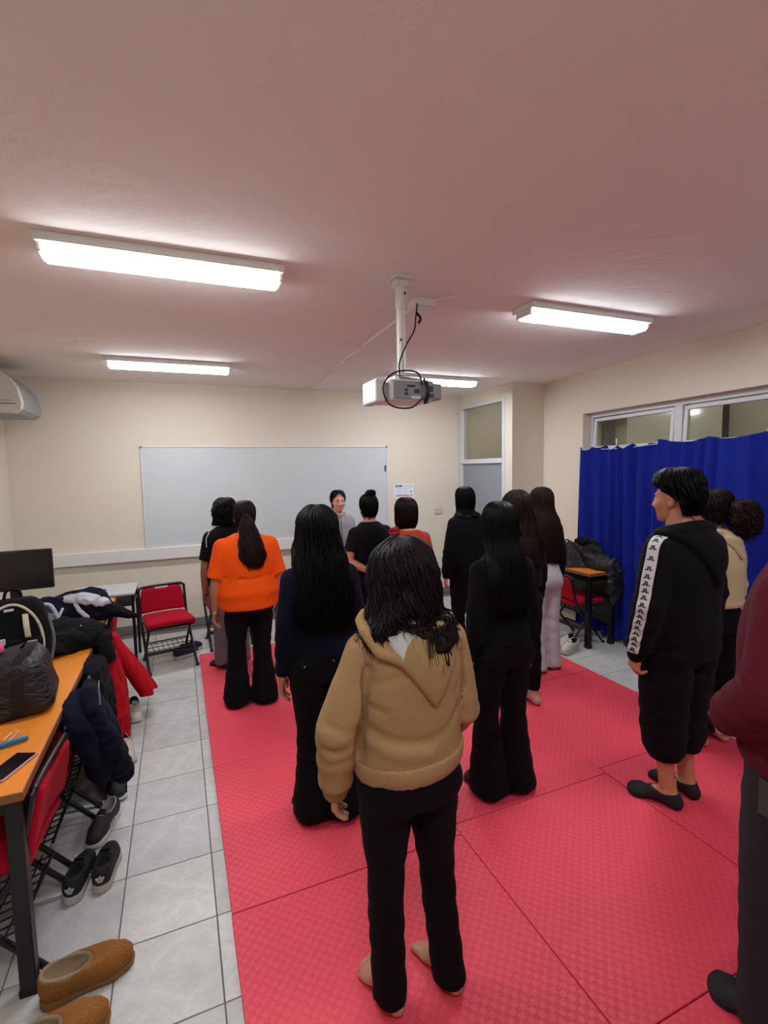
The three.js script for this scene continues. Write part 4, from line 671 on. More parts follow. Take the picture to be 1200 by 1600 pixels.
// right foot: ankle over origin, toes towards -z, sole at y = 0
const footField = toes => {
  const heel = ell(0, 0.032, 0.045, 0.031, 0.033, 0.034), mid = chain([[0, 0.055, 0.01, 0.036], [0.002, 0.042, -0.05, 0.034], [0.004, 0.026, -0.105, 0.026]]), ball = ell(0.004, 0.022, -0.11, 0.045, 0.021, 0.04), ank = chain([[0, 0.14, 0.012, 0.034], [0, 0.07, 0.012, 0.037]]);
  const T = [[-0.028, -0.135, -0.162, 0.0145], [-0.005, -0.135, -0.168, 0.0105], [0.012, -0.132, -0.16, 0.01], [0.028, -0.125, -0.148, 0.0095], [0.041, -0.115, -0.132, 0.009]].map(([x, z0, z1, r]) => chain([[x * 0.9, r + 0.006, z0, r * 1.1], [x, r, z1, r]]));
  return (x, y, z) => { let d = smin(heel(x, y, z), mid(x, y, z), 0.03); d = smin(d, ball(x, y, z), 0.025); d = smin(d, ank(x, y, z), 0.03); for (const t of T) d = smin(d, t(x, y, z), toes ? 0.006 : 0.03); return smax(d, 0.001 - y, 0.008); };
};
const footGeo = (() => { const f = footField(true); return surf(f, [-0.07, -0.01, -0.2], [0.08, 0.15, 0.1], 0.0045); })();
const sockGeo = top => { const f = footField(false); return surf((x, y, z) => Math.max(f(x, y, z) - 0.0035, y - top - 0.25 * (z < 0 ? 0 : 0)), [-0.08, -0.01, -0.2], [0.09, top + 0.02, 0.1], 0.0045); };
const sockLow = surf((() => { const f = footField(false); return (x, y, z) => Math.max(f(x, y, z) - 0.0035, y - 0.072 - 0.008 * clamp((z - 0.0) * 30, 0, 1)); })(), [-0.08, -0.01, -0.2], [0.09, 0.1, 0.1], 0.0045), sockHigh = sockGeo(0.135);
const eyeMat = std(0xd8d2cc, 0.25), irisMat = std(0x1c110b, 0.2), browMat = std(0x16100e, 0.9);
const hairMats = { black: phys(0x060505, 0.48, { specularIntensity: 0.22 }), dark: phys(0x130c09, 0.5, { specularIntensity: 0.24 }), brown: phys(0x1d110b, 0.52, { specularIntensity: 0.26 }) };
// hair: rings [y, rx, rz, cx, cz, open] in head units; open = half angle left free at the face
function hairGeo(rings, o = {}) {
  const { strands = 200, wave = 0.0, wfreq = 14, seed = 1, th = 0.35, groove = 0.02, tail = 0.03, rad = 0.0042, sway = 0.006, closed = false, from = 0.12, curl = 0, notch = null, flip = 0, locks = 0 } = o;
  const r = rng(seed * 97 + 5); const R = rings; const n = R.length - 1;
  const cr = (a, b, c, d, t) => 0.5 * (2 * b + (c - a) * t + (2 * a - 5 * b + 4 * c - d) * t * t + (3 * b - a - 3 * c + d) * t * t * t);
  const at = t => { const q = clamp(t, 0, 1) * n, k = Math.min(n - 1, Math.floor(q)), f = q - k; return [0, 1, 2, 3, 4, 5].map(j => cr(R[Math.max(0, k - 1)][j] || 0, R[k][j] || 0, R[k + 1][j] || 0, R[Math.min(n, k + 2)][j] || 0, f)); };
  const pt = (t, phi, k) => { const [y, rx, rz, cx, cz] = at(t); let yy = y; if (notch) for (const [p0, w, dpt] of notch) { const e = (phi - p0) / w; yy += dpt * Math.exp(-e * e) * t * t * t; } const fl = flip * Math.max(0, t - 0.75) ** 2 * 16; return [cx + (rx * k + fl) * Math.sin(phi), yy, cz + (rz * k + fl) * Math.cos(phi)]; };
  const bumpy = (t, phi) => 1 + groove * (N3(phi * 9, t * 2.2, seed) + 0.7 * N3(phi * 22, t * 2.5, seed + 3)) * clamp(t * 5, 0, 1) + wave * 3.2 * N3(phi * 3.5, t * 8, seed + 7) * t;
  const U = 72, Vn = 46, pos = [], idx = [];
  for (let j = 0; j <= Vn; j++) { const t = j / Vn; const op = closed ? 0 : Math.max(0.0001, at(t)[5]); const Phi = Math.PI - op;
    for (let i = 0; i < U; i++) { const h = U / 2; let phi, k; if (closed) { phi = (i / U * 2 - 1) * Math.PI; k = bumpy(t, Math.sin(phi) * 2); } else if (i < h) { phi = mix(-Phi, Phi, i / (h - 1)); k = bumpy(t, phi); } else { phi = mix(Phi, -Phi, (i - h) / (h - 1)); k = 1 - th; }
      if (t > 0.985) k *= closed ? 0.2 : 0.9; pos.push(...pt(t, phi, k)); } }
  for (let j = 0; j < Vn; j++) for (let i = 0; i < U; i++) { const a = j * U + i, b = j * U + (i + 1) % U; idx.push(a, a + U, b, b, a + U, b + U); }
  const cap = (j, flip) => { const c = pos.length / 3; let s = [0, 0, 0]; for (let i = 0; i < U; i++) for (let q = 0; q < 3; q++) s[q] += pos[(j * U + i) * 3 + q] / U; pos.push(...s); for (let i = 0; i < U; i++) { const a = j * U + i, b = j * U + (i + 1) % U; flip ? idx.push(c, a, b) : idx.push(c, b, a); } };
  cap(0, false); cap(Vn, true);
  const g = new THREE.BufferGeometry(); g.setAttribute('position', new THREE.Float32BufferAttribute(pos, 3)); g.setIndex(idx); g.computeVertexNormals();
  const P = [], I = [], SG = 18, SD = 4;
  for (let s = 0; s < strands + locks; s++) { const big = s >= strands;
    const u = r(), t0 = from * r(), t1 = 0.9 + 0.1 * r(); const op1 = closed ? 0 : at(0.6)[5]; const ph0 = (u * 2 - 1) * (Math.PI - op1 * 0.98); const pw = r() * 6.28, rr = rad * (0.6 + 0.8 * r()) * (big ? 1.7 : 1), k0 = 1.0 + 0.02 * r(), ext = tail * r();
    const c = []; for (let i = 0; i <= SG; i++) { const t = mix(t0, t1, i / SG); const op = closed ? 0 : at(t)[5]; const lim = Math.PI - op; const phi = clamp(ph0, -lim, lim) + 0.05 * Math.sin(t * 5 + pw) + wave * 3 * Math.sin(t * wfreq + pw) * t; const p = pt(t, phi, k0 * bumpy(t, closed ? Math.sin(phi) * 2 : phi) + wave * Math.cos(t * wfreq + pw) * t * 1.2); p[0] += sway * Math.sin(t * 7 + pw) * t; if (wave) { const am = Math.min(0.02, wave * 0.32) * t * (big ? 1.4 : 1); p[0] += am * Math.sin(t * wfreq * 1.3 + pw + ph0 * 2); p[2] += am * Math.cos(t * wfreq * 1.3 + pw + ph0 * 2) * 0.8; } if (i === SG) p[1] -= ext; if (curl && t > 0.6) { const q = (t - 0.6) / 0.4; p[0] += curl * q * Math.sin(q * 9 + pw); p[2] += curl * q * Math.cos(q * 9 + pw) * 0.6; } c.push(V(...p)); }
    const base = P.length / 3; const q1 = V(0, 0, 0), q2 = V(0, 0, 0), tn = V(0, 0, 0);
    for (let i = 0; i <= SG; i++) { tn.copy(c[Math.min(SG, i + 1)]).sub(c[Math.max(0, i - 1)]).normalize(); q1.set(0.3, 0.2, 0.9).cross(tn).normalize(); q2.crossVectors(tn, q1); const w = rr * Math.min(1, (i + 0.6) / 3) * (1 - Math.pow(i / SG, 3) * 0.92); for (let k = 0; k < SD; k++) { const a = k / SD * 6.283; P.push(c[i].x + (q1.x * Math.cos(a) + q2.x * Math.sin(a)) * w, c[i].y + (q1.y * Math.cos(a) + q2.y * Math.sin(a)) * w, c[i].z + (q1.z * Math.cos(a) + q2.z * Math.sin(a)) * w); } }
    for (let i = 0; i < SG; i++) for (let k = 0; k < SD; k++) { const a = base + i * SD + k, b = base + i * SD + (k + 1) % SD; I.push(a, b, a + SD, b, b + SD, a + SD); }
  }
  if (!strands) return join([g]);
  const h = new THREE.BufferGeometry(); h.setAttribute('position', new THREE.Float32BufferAttribute(P, 3)); h.setIndex(I); h.computeVertexNormals();
  return join([g, h]);
}
// hair styles, in head units (top of the skull 0.12, chin -0.113)
const scalp = (e = 0) => [[0.141 + e, 0.012, 0.014, 0, 0.012, 0.01], [0.134 + e, 0.042, 0.052, 0, 0.013, 0.01], [0.112, 0.07 + e, 0.086 + e, 0, 0.013, 0.06], [0.075, 0.086 + e, 0.103 + e, 0, 0.014, 0.45], [0.035, 0.09 + e, 0.107 + e, 0, 0.016, 0.85]];
const styles = {
  long: (len, w = 1, e = 0, zb = 0) => [...scalp(e), [-0.02, 0.092 + e, 0.104 + e, 0, 0.018, 1.05], [-0.08, 0.094 * w + e, 0.095 + e, 0, 0.022 + zb * 0.3, 1.15], [-0.15, 0.104 * w + e, 0.08, 0, 0.045 + zb, 1.3], [-0.15 - len * 0.4, 0.115 * w + e, 0.062, 0, 0.075 + zb, 1.45], [-0.15 - len * 0.8, 0.108 * w + e, 0.05, 0, 0.082 + zb, 1.5], [-0.15 - len, 0.07 * w, 0.036, 0, 0.082 + zb, 1.5]],
  bob: () => [...scalp(0.004), [-0.02, 0.094, 0.106, 0, 0.018, 1.0], [-0.07, 0.092, 0.1, 0, 0.014, 1.1], [-0.105, 0.082, 0.086, 0, 0.01, 1.15], [-0.125, 0.072, 0.07, 0, 0.008, 1.2]],
  tied: () => [[0.134, 0.012, 0.014, 0, 0.012, 0.01], [0.128, 0.042, 0.052, 0, 0.013, 0.01], [0.108, 0.066, 0.082, 0, 0.013, 0.06], [0.075, 0.08, 0.097, 0, 0.014, 0.5], [0.035, 0.083, 0.1, 0, 0.016, 0.95], [-0.01, 0.078, 0.094, 0, 0.02, 1.35], [-0.05, 0.066, 0.08, 0, 0.022, 1.6], [-0.075, 0.05, 0.066, 0, 0.022, 1.8]],
};
// ---------------------------------------------------------------- figure builder
const TORSO = [[0.866, 0.034, 0.036, 0.0], [0.85, 0.04, 0.041, 0.006], [0.836, 0.053, 0.047, 0.01], [0.818, 0.075, 0.056, 0.012], [0.79, 0.099, 0.066, 0.012], [0.755, 0.106, 0.072, 0.009], [0.70, 0.103, 0.073, 0.004], [0.635, 0.09, 0.068, 0.0], [0.575, 0.1, 0.074, 0.006], [0.525, 0.108, 0.081, 0.012], [0.47, 0.1, 0.074, 0.012]];
const LEGS = {
  skinny: [[0.5, 0.062, 0.07], [0.42, 0.056, 0.06], [0.29, 0.039, 0.042], [0.2, 0.037, 0.041], [0.1, 0.029, 0.031], [0.05, 0.027, 0.03]],
  straight: [[0.5, 0.062, 0.07], [0.42, 0.057, 0.061], [0.29, 0.045, 0.048], [0.15, 0.041, 0.045], [0.03, 0.043, 0.05]],
  flare: [[0.5, 0.061, 0.069], [0.42, 0.055, 0.06], [0.3, 0.041, 0.044], [0.2, 0.045, 0.049], [0.1, 0.056, 0.064], [0.015, 0.066, 0.082]],
  wide: [[0.5, 0.066, 0.074], [0.42, 0.066, 0.07], [0.29, 0.06, 0.062], [0.12, 0.058, 0.06], [0.02, 0.06, 0.066]],
  jogger: [[0.5, 0.066, 0.074], [0.42, 0.064, 0.07], [0.3, 0.054, 0.058], [0.18, 0.048, 0.052], [0.1, 0.036, 0.04], [0.065, 0.028, 0.031]],
};
function person(o) {
  const H = o.h, hw = o.w || 1, dp = o.d || 1, seed = o.seed || 1;
  const g = thing('person', o.label, 'person', [o.at[0], 0.02, o.at[1]], o.turn || 0);
  const skin = std(o.skin || 0xb98465, 0.55, { vertexColors: true });
  const sh = 0.092 * H * (o.shw || hw), shy = 0.785 * H;
  const arms = [-1, 1].map((s, i) => { const a = (o.arms && o.arms[i]) || {}; const S = [s * sh, shy, 0.012 * H]; const E = a.elbow || [s * (0.119 * H * (o.armout || hw)), 0.622 * H, 0.022 * H]; const Wr = a.wrist || [s * (0.126 * H * (o.armout || hw)), 0.475 * H, -0.005 * H]; return { s, S, E, W: Wr, a }; });
  const feet = (o.feet || [[-0.09, 0, 0.1], [0.09, 0, -0.1]]);
  const hip = 0.054 * H * (o.hipw || hw), hipx = o.hipx || 0;
  const torso = TORSO.map(([y, rx, rz, cz]) => [y * H, rx * H * (y > 0.84 ? 1 : hw), rz * H * (y > 0.84 ? 1 : dp), hipx * clamp((0.8 - y) / 0.3, 0, 1), cz * H]);
  const legR = (k, prof, grow, ym) => prof.map(([y, rx, rz]) => { const t = clamp((0.5 - y) / 0.46, 0, 1); const s = k ? 1 : -1; return [y * H, rx * H * grow, rz * H * grow, mix(s * hip + hipx, feet[k][0], t), mix(0.012 * H, feet[k][1] + 0.01, t) - 0.012 * H * Math.sin(t * Math.PI) + (o.knee || 0) * Math.sin(t * Math.PI)]; });
  // --- skin
  const hs = (H / (o.headDiv || 6.85)) / 0.235 * (o.headScale || 1); const hc = [o.headx || 0, H - 0.122 * hs, -0.012 * H + (o.headz || 0)];
  const neck = chain([[0, 0.8 * H, 0.012 * H, 0.036 * H * (o.neckw || 1)], [hc[0] * 0.6, 0.865 * H, 0.002 * H, 0.031 * H * (o.neckw || 1)], [hc[0], hc[1] - 0.03, hc[2] + 0.02, 0.03 * H]]);
  const sk = 0.9, tT = ringTube(torso.map(r => [r[0], r[1] * sk - 0.006, r[2] * sk - 0.006, r[3], r[4]]));
  const armF = arms.map(({ S, E, W }) => { const m = [mix(E[0], W[0], 0.3), mix(E[1], W[1], 0.3), mix(E[2], W[2], 0.3)]; const aw = o.armw || 1; return chain([[...S, 0.031 * H * aw], [...mixv(S, E, 0.45), 0.0285 * H * aw], [...E, 0.0235 * H * aw], [...m, 0.0245 * H * aw], [...W, 0.0155 * H * Math.sqrt(aw)]]); });
  const legF = [0, 1].map(k => ringTube(legR(k, [[0.5, 0.052, 0.06], [0.42, 0.047, 0.051], [0.29, 0.032, 0.035], [0.21, 0.03, 0.037], [0.12, 0.021, 0.025], [0.05, 0.0205, 0.024]], 1)));
  const bodyF = (x, y, z) => { let d = smin(tT(x, y, z), neck(x, y, z), 0.03); for (const a of armF) d = smin(d, a(x, y, z), 0.025); for (const l of legF) d = smin(d, l(x, y, z), 0.03); return d; };
  const xm = Math.max(...arms.flatMap(a => [Math.abs(a.E[0]), Math.abs(a.W[0]), Math.abs(a.S[0])])) + 0.09;
  const zb = Math.max(0.22, ...arms.map(a => Math.abs(a.W[2]) + 0.07));
  const pieces = [surf(bodyF, [-xm, 0.05 * H - 0.03, -zb], [xm, hc[1] + 0.02, zb], 0.012)];
  const headM = new THREE.Matrix4().compose(V(...hc), new THREE.Quaternion().setFromEuler(new THREE.Euler(o.headPitch || 0, o.headYaw || 0, o.headRoll || 0, 'YXZ')), V(hs, hs, hs));
  pieces.push(headGeo.clone().applyMatrix4(headM));
  arms.forEach(({ s, E, W, a }) => {
    const base = handGeo[a.hand || 'relaxed']; const hg = s > 0 ? base.clone() : mirrorX(base);
    const dir = V(W[0] - E[0], W[1] - E[1], W[2] - E[2]).normalize(); if (a.dir) dir.set(...a.dir).normalize();
    const q = new THREE.Quaternion().setFromUnitVectors(V(0, -1, 0), dir); const q0 = new THREE.Quaternion().setFromAxisAngle(V(0, 1, 0), a.roll !== undefined ? a.roll : s * 0.35);
    const sc = H / 1.66; hg.applyMatrix4(new THREE.Matrix4().compose(V(...W), q.multiply(q0), V(sc, sc, sc))); pieces.push(hg);
  });
  const footM = k => { const sc = H / 1.66 * 1.0; return new THREE.Matrix4().compose(V(feet[k][0], 0.0, feet[k][1]), new THREE.Quaternion().setFromAxisAngle(V(0, 1, 0), feet[k][2]), V(k ? sc : -sc, sc, sc)); };
  const bare = o.feetWear === 'bare' || o.feetWear === undefined;
  const flip = gg => { const ix = Array.from(gg.index.array); for (let i = 0; i < ix.length; i += 3) { const t = ix[i]; ix[i] = ix[i + 1]; ix[i + 1] = t; } gg.setIndex(ix); gg.computeVertexNormals(); return gg; };
  const fo = (src, k) => { const c = src.clone().applyMatrix4(footM(k)); return k ? c : flip(c); };
  for (const k of [0, 1]) pieces.push(fo(footGeo, k));
  const cols = pieces.map(p => { const c = p.index ? p.toNonIndexed() : p; if (!c.attributes.color) c.setAttribute('color', new THREE.BufferAttribute(new Float32Array(c.attributes.position.count * 3).fill(1), 3)); return c; });
  obj('body', mergeGeometries(cols.map(c => { for (const k of Object.keys(c.attributes)) if (!['position', 'normal', 'color'].includes(k)) c.deleteAttribute(k); return c; }), false), skin, g);
  if (!bare) for (const k of [0, 1]) obj('sock', fo(o.feetWear === 'low' ? sockLow : sockHigh, k), o.sockMat || M.blackMatt, g);
  // --- eyes and brows
  for (const s of [-1, 1]) {
    const e = new THREE.SphereGeometry(0.0122, 14, 10); e.translate(s * 0.031, 0.003, -0.0748); const em = obj('eye', e.applyMatrix4(headM), eyeMat, g);
    const ir = new THREE.SphereGeometry(0.0065, 12, 8); ir.scale(1, 1, 0.5); ir.translate(s * 0.031, 0.003, -0.0852); obj('iris', ir.applyMatrix4(headM), irisMat, em);
    obj('eyebrow', tube([[s * 0.016, 0.024, -0.0885], [s * 0.03, 0.0285, -0.085], [s * 0.046, 0.024, -0.073]], 0.0028, 10, 5).applyMatrix4(headM), browMat, g);
  }
  // --- top
  const T = o.top; let topF = null;
  if (T) {
    const ease = T.ease || 0.008, hem = (T.hem || 0.53) * H; const rg = (T.rings || TORSO).map(([y, rx, rz, cz]) => [y * H, rx * H * (y > 0.84 ? 1 : hw) + (y > 0.845 ? ease * 0.3 : ease), rz * H * (y > 0.84 ? 1 : dp) + (y > 0.845 ? ease * 0.3 : ease), hipx * clamp((0.8 - y) / 0.3, 0, 1), cz * H]);
    const body = ringTube(rg); const sr = T.sleeveR || [0.04, 0.034, 0.027];
    const sl = arms.map(({ S, E, W, s, a }) => {
      const len = T.sleeve === undefined ? 1 : T.sleeve; const L = Math.max(0.01, len);
      const C = L <= 0.5 ? mixv(S, E, L * 2) : mixv(E, W, L * 2 - 1); const pts = [[...S, sr[0] * H]];
      if (L <= 0.5) pts.push([...mixv(S, C, 1.15), sr[1] * H]); else { const m = mixv(S, E, 0.5); pts.push([...m, mix(sr[0], sr[1], 0.35) * H], [...E, sr[1] * H], [...mixv(E, C, 0.55), mix(sr[1], sr[2], 0.4) * H], [...mixv(E, C, 1.08), sr[2] * H]); }
      const ch = chain(pts); const from = L <= 0.5 ? S : E; const dv = V(C[0] - from[0], C[1] - from[1], C[2] - from[2]).normalize(); const nz = T.wrinkle === undefined ? 0.005 : T.wrinkle;
      return (x, y, z) => { let d = ch(x, y, z); if (d > 0.06) return d; if (d > -0.06) d += nz * Math.sin((y + 0.35 * x * s + 0.5 * z) * 70 + 4 * N3(x * 8, y * 6 + seed, z * 8)) * 0.55 * clamp((shy - 0.12 - y) * 8, 0, 1) + nz * 0.7 * N3(x * 14, y * 10, z * 14 + seed); return Math.max(d, (x - C[0]) * dv.x + (y - C[1]) * dv.y + (z - C[2]) * dv.z); };
    });
    const nk = T.neck || [0.85, 0.03]; const k = T.k || 0.03, wr = T.wrinkle === undefined ? 0.005 : T.wrinkle;
    let f = (x, y, z) => {
      let d = body(x, y, z); if (d < 0.08 && d > -0.08) d += wr * (N3(x * 7, y * 9 + seed, z * 7) + 0.6 * Math.sin(y * 55 + 5 * N3(x * 5, y * 3, z * 5 + seed)) * clamp((0.68 * H - y) * 6, 0, 1) * (T.waistfold === undefined ? 0.6 : T.waistfold));
      d = Math.max(d, hem + (T.hemTilt || 0) * x + (T.hemBack || 0) * z - y); for (const q of sl) d = smin(d, q(x, y, z), k);
      return smax(d, y - (nk[0] * H + nk[1] * z * 10 * 0.2), 0.008);
    };
    if (T.add) f = T.add(f, H); if (T.folds) f = folded(f, T.folds); topF = f;
    const gm = surf(f, [-xm - 0.03, Math.min(hem, ...arms.map(a => a.W[1])) - 0.05, -zb - 0.02], [xm + 0.03, 0.88 * H, zb + 0.03], T.cell || 0.01);
    const topMesh = obj(T.name || 'shirt', gm, T.mat, g);
    if (T.band) { const [bh, grow] = T.band; const bandF = ringTube([[hem + 0.012, ...bandAt(rg, hem + 0.012, grow + 0.002)], [hem - bh * 0.4, ...bandAt(rg, hem - bh * 0.3, grow + 0.004)], [hem - bh, ...bandAt(rg, hem - bh * 0.5, grow - 0.004)]]); obj('hem_band', surf((x, y, z) => bandF(x, y - (T.hemTilt || 0) * x - (T.hemBack || 0) * z, z) - 0.0012 * Math.sin(Math.atan2(x, z) * 130), [-0.35, hem - bh - 0.05, -0.3], [0.35, hem + 0.06, 0.3], 0.008), T.bandMat || T.mat, topMesh); }
    if (T.cuffs) arms.forEach(({ E, W }) => { const A = mixv(E, W, T.sleeve * 2 - 1 - 0.02), B = mixv(E, W, T.sleeve * 2 - 1 + T.cuffs); const c = chain([[...A, sr[2] * H * 0.92], [...B, sr[2] * H * 0.8]]); obj('cuff', surf(c, A.map((v, i) => Math.min(v, B[i]) - 0.06), A.map((v, i) => Math.max(v, B[i]) + 0.06), 0.006), T.bandMat || T.mat, topMesh); });
  }
  // --- trousers
  if (o.pants) {
    const Pn = o.pants, gr = Pn.grow || 1; const hips = ringTube(TORSO.filter(r => r[0] < 0.66).map(([y, rx, rz, cz]) => [y * H, rx * H * hw * gr + 0.004, rz * H * dp * gr + 0.004, hipx * clamp((0.8 - y) / 0.3, 0, 1), cz * H]).concat([[0.455 * H, 0.085 * H * hw, 0.06 * H * dp, hipx, 0.012 * H]]));
    const lg = [0, 1].map(k => ringTube(legR(k, Pn.rings || LEGS[Pn.cut || 'straight'], gr * (Pn.legw || 1)))); const bt = [-1, 1].map(s => ell(s * 0.052 * H * hw + hipx, 0.5 * H, 0.05 * H * dp, 0.052 * H * hw, 0.052 * H, 0.04 * H)); const wz = Pn.wrinkle === undefined ? 0.004 : Pn.wrinkle; const waist = (Pn.waist || 0.61) * H;
    let f = (x, y, z) => { let d = hips(x, y, z); for (const b of bt) d = smin(d, b(x, y, z), 0.03); const l0 = lg[0](x, y, z), l1 = lg[1](x, y, z); d = smin(smin(d, l0, 0.02), l1, 0.02); if (Math.abs(d) < 0.06) d += wz * (N3(x * 10, y * 7 + seed, z * 10) + 0.5 * Math.sin(y * 60 + x * 14 + 5 * N3(x * 6, y * 4, z * 6 + seed)) * (y < 0.34 * H || (y > 0.4 * H && y < 0.52 * H) ? 1 : 0.4)); return Math.max(d, y - waist); };
    if (Pn.add) f = Pn.add(f, H);
    const fx = Math.max(Math.abs(feet[0][0]), Math.abs(feet[1][0]), hip) + 0.16;
    const pm = obj(Pn.name || 'trousers', surf(f, [-fx, -0.01, -0.24], [fx, waist + 0.02, 0.26], Pn.cell || 0.011), Pn.mat, g);
    if (Pn.details) Pn.details(pm, f, H);
  }
  // --- hair
  const hm = hairMats[o.hair.mat || 'black'];
  (o.hair.parts || []).forEach(([name, rings, opt, euler, pos]) => {
    let hg = hairGeo(rings, { seed: seed + rings.length, ...opt }); if (euler) hg.applyMatrix4(new THREE.Matrix4().makeRotationFromEuler(new THREE.Euler(...euler))); if (pos) hg.translate(...pos);
    hg.applyMatrix4(headM);
    if (topF) restOn(hg, T.collide ? (c => (x, y, z) => Math.min(topF(x, y, z), c(x, y, z)))(T.collide(topF)) : topF, 0.87 * H, T.collideDepth || 0.07);
    obj(name, hg, opt && opt.mat ? opt.mat : hm, g);
  });
  return { g, H, topF, headM, hs, hc, arms };
}
function restOn(geo, f, ymax, lim) {                     // hair lies on the clothes instead of passing through them
  const p = geo.attributes.position, e = 0.004; let moved = false;
  for (let i = 0; i < p.count; i++) {
    let x = p.getX(i), y = p.getY(i), z = p.getZ(i); if (y > ymax) continue;
    let d = f(x, y, z); if (d > 0.005) continue; const depth = d;
    for (let k = 0; k < 4 && d < 0.005; k++) { let gx = f(x + e, y, z) - d, gy = f(x, y + e, z) - d, gz = f(x, y, z + e) - d; const l = Math.hypot(gx, gy, gz) || 1; const s = (0.006 - d) / l; x += gx * s; y += gy * s; z += gz * s; d = f(x, y, z); }
    if (depth < -lim) continue;
    p.setXYZ(i, x, y, z); moved = true;
  }
  if (moved) { const n = geo.attributes.normal, m = mergeVertices((() => { const c = new THREE.BufferGeometry(); c.setAttribute('position', p); return c; })(), 1e-5); m.computeVertexNormals(); const q = m.toNonIndexed(); geo.setAttribute('normal', q.attributes.normal); }
}
function mixv(a, b, t) { return [mix(a[0], b[0], t), mix(a[1], b[1], t), mix(a[2], b[2], t)]; }
function bandAt(rg, y, grow) { let k = 0; while (k < rg.length - 2 && y < rg[k + 1][0]) k++; const t = clamp((y - rg[k][0]) / (rg[k + 1][0] - rg[k][0]), 0, 1.2); return [mix(rg[k][1], rg[k + 1][1], t) + grow, mix(rg[k][2], rg[k + 1][2], t) + grow, mix(rg[k][3], rg[k + 1][3], t), mix(rg[k][4], rg[k + 1][4], t)]; }
// strip of cloth lying on a field, along points, for seams, piping and bands
function onSurface(f, p, dir, start = 0.2) { let s = start; for (let i = 0; i < 80; i++) { const d = f(p[0] + dir[0] * s, p[1] + dir[1] * s, p[2] + dir[2] * s); if (d < 0.0008) break; s -= Math.max(0.0008, d * 0.6); if (s < 0) break; } return [p[0] + dir[0] * s, p[1] + dir[1] * s, p[2] + dir[2] * s]; }
// ---------------------------------------------------------------- the people
const K = { black: clothMat(0x0b0a0d, { sheen: 0.12 }), black2: clothMat(0x0e0c10, { sheen: 0.15, tex: texFleece }), navy: clothMat(0x0b0d1c, { sheen: 0.15 }), tan: clothMat(0xa08058, { tex: texFleece, bump: 0.002, sheen: 0.35 }), lining: clothMat(0xd9d7cf, { tex: texFleece, bump: 0.004 }), orange: clothMat(0xe8520e, { sheen: 0.2 }), rust: clothMat(0xa83524, {}), grey: clothMat(0x949094, {}), greyPants: clothMat(0x6f6a70, {}), pale: clothMat(0xb4aeae, { tex: texFleece }), cream: clothMat(0xc4b08c, { tex: texFleece, bump: 0.002 }), burgundy: clothMat(0x571523, { tex: texFleece, bump: 0.002 }), denimPale: clothMat(0x4a4643, { size: 0.06 }), denim: clothMat(0x2b292d, { size: 0.06 }), whiteBand: clothMat(0xd6d4d2, {}), joggers: clothMat(0x0f0c13, { tex: texFleece }) };
const boxy = [[0.866, 0.042, 0.042, 0.002], [0.85, 0.05, 0.048, 0.008], [0.834, 0.064, 0.055, 0.012], [0.815, 0.084, 0.064, 0.014], [0.787, 0.103, 0.073, 0.014], [0.755, 0.11, 0.08, 0.012], [0.70, 0.114, 0.084, 0.008], [0.635, 0.111, 0.083, 0.006], [0.575, 0.112, 0.084, 0.008], [0.53, 0.108, 0.082, 0.01], [0.47, 0.1, 0.076, 0.012]];
// hood lying on the back: triangle on the cloth field, puffed, with a rolled rim
function hoodOn(f, tri, th, rim, seam) {
  const E = []; for (let i = 0; i < 3; i++) { const a = tri[i], b = tri[(i + 1) % 3]; E.push([a[0], a[1], b[0] - a[0], b[1] - a[1]]); }
  const t2 = (x, y) => { let m = 1e9, ins = true; for (const e of E) { const px = x - e[0], py = y - e[1]; const t = clamp((px * e[2] + py * e[3]) / (e[2] * e[2] + e[3] * e[3]), 0, 1); m = Math.min(m, Math.hypot(px - t * e[2], py - t * e[3])); if (px * e[3] - py * e[2] > 0) ins = false; } return ins ? -m : m; };
  const rm = rim ? polyDist(rim) : null, sm = seam ? polyDist(seam) : null;
  return (x, y, z) => { if (z < -0.02) return rm ? Math.min(0.1 + Math.abs(z), rm(x, y, z) - 0.016) : 0.1 + Math.abs(z); const dt = f(x, y, z), d2 = t2(x, y); const puff = th * (0.45 + 0.55 * clamp(-d2 / 0.07, 0, 1)); const a = Math.max(d2 + 0.012, 0), b = Math.max(Math.abs(dt - 0.008) - puff + 0.012, 0); let d = Math.min(Math.max(d2 + 0.012, Math.abs(dt - 0.008) - puff + 0.012), 0) + Math.sqrt(a * a + b * b) - 0.012; d += 0.003 * N3(x * 16, y * 16, z * 10); if (rm) d = smin(d, rm(x, y, z) - 0.016, 0.018); if (sm) { const e = sm(x, y, z) / 0.006; if (e < 3) d += 0.004 * Math.exp(-e * e); } return d; };
}
